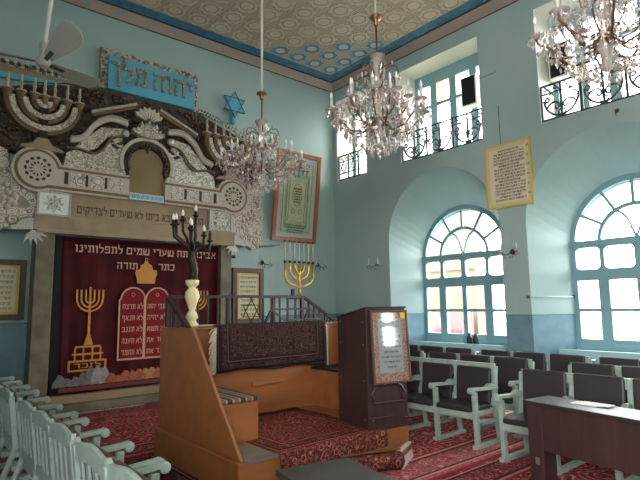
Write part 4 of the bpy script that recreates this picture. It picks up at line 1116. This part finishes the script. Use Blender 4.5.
# ------------------------------------------------------------------ balcony railings of the upper windows
def railing(name, a, b, label, kind):
    t = thing(name, label, 'railing', (XW+.05, (a+b)/2, 4.65), 'balcony railings')
    x = XW+.05; W = b-a
    part('bottom_rail', MB().box(x-.012, x+.012, a, b, 4.67, 4.70), m_iron, t)
    part('top_rail', MB().box(x-.015, x+.015, a, b, 5.27, 5.30), m_iron, t)
    part('middle_rail', MB().box(x-.01, x+.01, a, b, 5.13, 5.15), m_iron, t)
    n = max(2, round(W/.33)) ; p = W/n
    for i in range(n+1): part('upright', MB().box(x-.012, x+.012, a+i*p-.019, a+i*p+.019, 4.66, 5.29), m_iron, t)
    z_ = MB()
    for i in range(n):
        for j in range(2):
            y0 = a+i*p+j*p/2; z_.tube([(x,y0,5.15),(x,y0+p*.32,5.27)], .013, 4); z_.tube([(x,y0+p*.12,5.22),(x,y0+p*.25,5.19),(x,y0+p*.38,5.22)], .012, 4)
    part('scroll_band', z_, m_iron, t)
    if kind == 'star':
        part('middle_rail', MB().box(x-.01, x+.01, a, b, 4.83, 4.85), m_iron, t)
        for i in range(n):
            c = (a+(i+.5)*p, 4.99); s2 = MB()
            for a0 in (90, 270): s2.tube([(x, c[0]+.145*cos(radians(a0+120*j)), c[1]+.145*sin(radians(a0+120*j))) for j in range(3)], .015, 4, True)
            part('star', s2, m_iron, t)
    else:
        for i in range(0, n-1, 2):
            y0 = a+(i+1)*p; sc_ = MB()
            for s in (-1, 1):
                sc_.tube([(x, y0+s*(p*.86)*cos(q), 4.72+ .30*(1-sin(q*1.0)) ) for q in [pi/2*k/10 for k in range(11)]][::-1], .022, 5)
                sc_.tube([(x, y0+s*(.03+.10*(1-.07*k)*(1+cos(k*.62))), 4.86+.085*(1-.05*k)*sin(k*.62)+.03) for k in range(11)], .019, 5)
                sc_.tube([(x, y0+s*(p*.80-.045*(1-cos(k*.6))*(1-.05*k)), 5.02+.05*sin(k*.6)*(1-.05*k)) for k in range(10)], .017, 5)
                sc_.tube([(x, y0+s*p*.5+ .04*cos(k*.63), 5.09+.03*sin(k*.63)) for k in range(7)], .012, 4)
            sc_.tube([(x, y0+.055*cos(2*pi*k/12), 4.77+.055*sin(2*pi*k/12)) for k in range(12)], .015, 4, True)
            part('lyre_scroll', sc_, m_iron, t)
    return t
railing('balcony_railing', 8.11, 9.14, 'short iron balcony railing with six pointed stars in the corner window', 'star')
railing('balcony_railing', 5.09, 7.07, 'iron scrollwork balcony railing of the upper middle window above the left arch', 'lyre')
railing('balcony_railing', 1.96, 3.94, 'iron scrollwork balcony railing of the upper right window at the picture edge', 'lyre')
def speaker(y0, z0, label):
    t = thing('loudspeaker', label, 'loudspeaker', (8.7, y0+.17, z0), 'window loudspeakers')
    part('cabinet', MB().box(8.62, 8.84, y0, y0+.36, z0, z0+.62), m_white, t, bev=.01)
    part('grille', MB().box(8.612, 8.625, y0+.03, y0+.33, z0+.025, z0+.595), m_black, t, bev=.004)
    part('bracket', MB().beam((8.84, y0+.18, z0+.3), (8.87, y0+.18, z0+.3), .06, .06), m_iron, t)
speaker(5.36, 5.56, 'black fronted loudspeaker with pale casing above the upper middle window railing')
speaker(3.55, 5.49, 'black fronted loudspeaker behind the right chandelier in the upper right window')

# ------------------------------------------------------------------ ceiling fan
fh = Vector((1.17, 6.42, 4.51))
cf = thing('ceiling_fan', 'grey white three bladed ceiling fan on a long rod in front of the ark', 'fan', fh)
top = Vector((1.36, 6.42, ZC))
part('rod', MB().tube([fh+Vector((0,0,.12)), top], .022, 8), m_white, cf, True)
part('motor', MB().lathe([(.03,-.06),(.06,-.05),(.08,-.02),(.08,.03),(.06,.06),(.045,.08),(.05,.22),(.03,.24)], fh, 16), m_fan, cf, True)
part('canopy', MB().lathe([(.03,-.14),(.07,-.08),(.07,0)], top, 12), m_white, cf, True)
for a, L, tilt, dz in ((-80, .86, -38, .12), (20, .72, -8, -.03), (165, .74, -16, .03)):
    d = Vector((cos(radians(a)), sin(radians(a)), dz)).normalized(); sd = Vector((-d.y, d.x, 0)).normalized()
    sd = (sd*cos(radians(tilt)) + Vector((0,0,1))*sin(radians(tilt))).normalized(); nn = d.cross(sd).normalized()
    out = []
    prof = [(.12,.06),(.3,.09),(.5,.125),(.68,.145),(.78,.135),(.83,.10),(.86,.05)]
    q = [fh + d*(r*L/.86) + sd*w for r, w in prof] + [fh + d*(r*L/.86) - sd*w for r, w in prof[::-1]]
    b = part('blade', MB().prism(q, nn*.012), m_fan, cf, bev=.003)
    part('blade_iron', MB().beam(fh+d*.08-nn*.008, fh+d*.26-nn*.008, .05, .012, nn), m_iron, b)

# ------------------------------------------------------------------ chandeliers
def drop_mesh(name, r, l):
    return MB().lathe([(.001,l*.42),(r*.7,l*.2),(r,0),(r*.55,-l*.3),(.001,-l*.55)], (0,0,0), 6).mesh(name, m_crystal)
d_small = drop_mesh('crystal_drop', .014, .065); d_big = drop_mesh('crystal_drop', .020, .085)
def chandelier():
    root = thing('chandelier', '', 'chandelier', (0,0,0), 'crystal chandeliers')
    part('cup', MB().lathe([(.012,1.235),(.055,1.225),(.078,1.205),(.074,1.19),(.035,1.17),(.032,1.13),(.02,1.09)], (0,0,0), 14), m_copper, root, True)
    part('stem', MB().lathe([(.010,.62),(.02,.68),(.011,.72),(.011,1.08)], (0,0,0), 8), m_brass, root, True)
    part('glass_vase', MB().lathe([(.03,.30),(.055,.34),(.035,.42),(.045,.52),(.055,.60),(.10,.71),(.085,.705),(.02,.58)], (0,0,0), 14), m_crystal, root, True)
    part('glass_column', MB().lathe([(.02,-.42),(.05,-.38),(.03,-.3),(.07,-.2),(.075,-.12),(.04,-.05),(.045,.1),(.06,.2),(.03,.3)], (0,0,0), 12), m_crystal, root, True)
    part('collar', MB().lathe([(.07,.29),(.08,.30),(.07,.32),(.05,.32)], (0,0,0), 12).lathe([(.06,-.14),(.09,-.12),(.06,-.09)], (0,0,0), 12), m_brass, root, True)
    beads = MB(); spots = []
    def chain(pts, r=.011):
        for p in pts: beads.ball(p, r, 5, 3)
    for k in range(8):
        a = 2*pi*k/8 + .2; u = Vector((cos(a), sin(a), 0)); Z = Vector((0,0,1))
        pts = [u*.06+Z*-.12, u*.18+Z*-.24, u*.34+Z*-.22, u*.46+Z*-.10, u*.545+Z*-.05, u*.56+Z*.01]
        am = part('arm', MB().tube(pts, .011, 6), m_chand, root, True)
        e = u*.56
        part('bobeche', MB().lathe([(.02,.0),(.07,.02),(.075,.03),(.02,.025)], e, 12), m_crystal, am, True)
        cdl = part('candle', MB().lathe([(.016,.02),(.016,.15),(.014,.155)], e, 8), m_candle, am, True)
        part('bulb', MB().lathe([(.008,.155),(.017,.18),(.012,.215),(.002,.245)], e, 8), m_bulb, am, True)
        for j in range(6):
            b = a + 2*pi*j/6; spots.append((e + Vector((.07*cos(b), .07*sin(b), -.03)), 1 if j % 2 else 0))
        chain([u*(.10+.46*t)+Z*(.28-.62*t+.42*t*t) for t in [i/14 for i in range(15)]])
        u2 = Vector((cos(a+pi/8), sin(a+pi/8), 0)); e2 = u2*.36+Z*.14
        am = part('inner_arm', MB().tube([u2*.05+Z*-.05, u2*.16+Z*-.10, u2*.28+Z*-.04, u2*.35+Z*.06, e2], .009, 6), m_chand, root, True)
        part('bobeche', MB().lathe([(.02,.0),(.06,.02),(.065,.03),(.02,.025)], e2, 10), m_crystal, am, True)
        part('candle', MB().lathe([(.015,.02),(.015,.14)], e2, 8), m_candle, am, True)
        part('bulb', MB().lathe([(.008,.14),(.016,.165),(.002,.225)], e2, 8), m_bulb, am, True)
        for j in range(5):
            b = a + 2*pi*j/5; spots.append((e2 + Vector((.06*cos(b), .06*sin(b), -.03)), 0))
    for k in range(6):
        a = 2*pi*k/6; u = Vector((cos(a), sin(a), 0)); Z = Vector((0,0,1))
        sc_ = [u*.05+Z*.30, u*.14+Z*.26, u*.21+Z*.31, u*.20+Z*.40, u*.14+Z*.42, u*.13+Z*.37]
        sc_2 = [u*.05+Z*.48, u*.14+Z*.56, u*.23+Z*.54, u*.26+Z*.46, u*.22+Z*.42]
        part('scroll_arm', MB().tube(sc_, .009, 6), m_chand, root, True)
        part('scroll_arm', MB().tube(sc_2, .008, 6), m_chand, root, True)
        spots.append((u*.26+Z*.40, 1)); spots.append((u*.22+Z*.35, 0)); spots.append((u*.17+Z*.22, 0))
        chain([u*(.09+.02*sin(i))+Z*(.62-.035*i) for i in range(9)])
    # hanging tiers under the ring of arms
    for r, z, n in ((.50,-.10,26),(.40,-.24,24),(.30,-.33,20),(.20,-.41,14),(.10,-.47,8)):
        for j in range(n):
            b = 2*pi*j/n; spots.append((Vector((r*cos(b), r*sin(b), z-.02*(j % 2))), 1))
        chain([(r*cos(2*pi*j/(n*2)), r*sin(2*pi*j/(n*2)), z+.05) for j in range(n*2)])
    for k in range(16):
        b = 2*pi*k/16; chain([((.50-.38*t)*cos(b), (.50-.38*t)*sin(b), -.06-.36*sin(t*pi/2)) for t in [i/12 for i in range(13)]])
        chain([((.09+.24*t)*cos(b), (.09+.24*t)*sin(b), .30-.42*t+.18*t*t) for t in [i/10 for i in range(11)]])
    spots.append((Vector((0,0,-.53)), 1))
    rnd = random.Random(9)
    for _ in range(150):
        b = rnd.uniform(0, 2*pi); r = .10+.48*sqrt(rnd.random()); spots.append((Vector((r*cos(b), r*sin(b), rnd.uniform(-.16,.10)-.12*(1-r/.6)+.0)), 0))
    for _ in range(16):
        b = rnd.uniform(0, 2*pi); r = rnd.uniform(.06,.22); spots.append((Vector((r*cos(b), r*sin(b), rnd.uniform(.1,.6))), 0)); rnd.shuffle(spots)
    spots.sort(key=lambda s: -s[1])
    for p, big in spots[:100]:
        o = bpy.data.objects.new('crystal_drop', d_big if big else d_small); COL.objects.link(o); o.location = p
        o.rotation_euler.z = rnd.uniform(0, 6); o.parent = root
    for p, big in spots[100:]:
        beads.lathe([(.001,.028),(.010,.014),(.014,0),(.008,-.02),(.001,-.036)], p, 6)
    part('crystal_beads', beads, m_crystal, root, stuff=True)
    return root
ch = chandelier()
ch.location = (4.25, 3.95, 3.86); ch['label'] = 'crystal chandelier in the middle, hanging before the upper middle window'
c2 = dup(ch, (3.66, 5.54, 3.52), 0, 'crystal chandelier on a long pale rod at left before the ark and large picture'); c2.scale = (.95,.95,.8)
c3 = dup(ch, (4.54, 1.56, 3.96), .3, 'crystal chandelier cut by the top right corner', scale=.96)
m_cord = simple('pale_rod', (206,200,186), .5)
def rod(root, x, y, z0, r):
    o = bpy.data.objects.new('suspension_rod', MB().tube([(0,0,1.20),(0,0,ZC-z0)], r, 8).lathe([(.03,ZC-z0-.1),(.07,ZC-z0-.04),(.07,ZC-z0)], (0,0,0), 12).mesh('suspension_rod', m_cord, True))
    COL.objects.link(o); o.parent = root
rod(ch, 4.25, 3.95, 3.86, .01); rod(c2, 3.66, 5.54, 3.52-(ZC-3.52)*.25, .016); rod(c3, 4.5, 1.58, 3.98, .01)

# ------------------------------------------------------------------ light
w = bpy.data.worlds.new('World'); SC.world = w; w.use_nodes = True
bg = w.node_tree.nodes['Background']; bg.inputs[0].default_value = (.98, .99, 1.0, 1); bg.inputs[1].default_value = 1.0
def portal(name, loc, rot, sx, sy):
    l = bpy.data.lights.new(name, 'AREA'); l.shape = 'RECTANGLE'; l.size = sx; l.size_y = sy; l.cycles.is_portal = True
    o = bpy.data.objects.new(name, l); COL.objects.link(o); o.location = loc; o.rotation_euler = rot
for i, c in enumerate(NICHES[:3]): portal('window_portal', (WX+.13, c, 2.2), (0, pi/2, 0), 3.0, 2.2)
for a, b in UPPER: portal('window_portal', (XW+.95, (a+b)/2, 5.7), (0, pi/2, 0), 2.2, b-a)
for a, b in LW: portal('window_portal', (XL-.32, (a+b)/2, 2.6), (0, -pi/2, 0), 3.2, b-a)
for a, b in BW: portal('window_portal', ((a+b)/2, YB-.32, 1.72), (pi/2, 0, 0), b-a, .9)

# ------------------------------------------------------------------ camera
cam = bpy.data.cameras.new('camera'); co = bpy.data.objects.new('camera', cam); COL.objects.link(co)
yaw, pit, rol = radians(40.038), radians(7.303), radians(-.826)
f = Vector((sin(yaw)*cos(pit), cos(yaw)*cos(pit), sin(pit))); r = Vector((cos(yaw), -sin(yaw), 0)); u = r.cross(f)
r2 = r*cos(rol) + u*sin(rol); u2 = -r*sin(rol) + u*cos(rol)
m = Matrix((r2, u2, -f)).transposed().to_4x4(); m.translation = (0, 0, 1.62); co.matrix_world = m
cam.sensor_width = 36; cam.lens = 36*508.03/640; cam.clip_end = 200; cam.clip_start = .05
SC.camera = co
SC.view_settings.view_transform = 'Standard'; SC.view_settings.look = 'None'; SC.view_settings.gamma = 1
SC.view_settings.use_curve_mapping = False
SC.view_settings.exposure = 4.65
SC.cycles.use_denoising = True
SC.cycles.max_bounces = 10; SC.cycles.diffuse_bounces = 6; SC.cycles.transmission_bounces = 6; SC.cycles.transparent_max_bounces = 12
SC.cycles.sample_clamp_indirect = 6
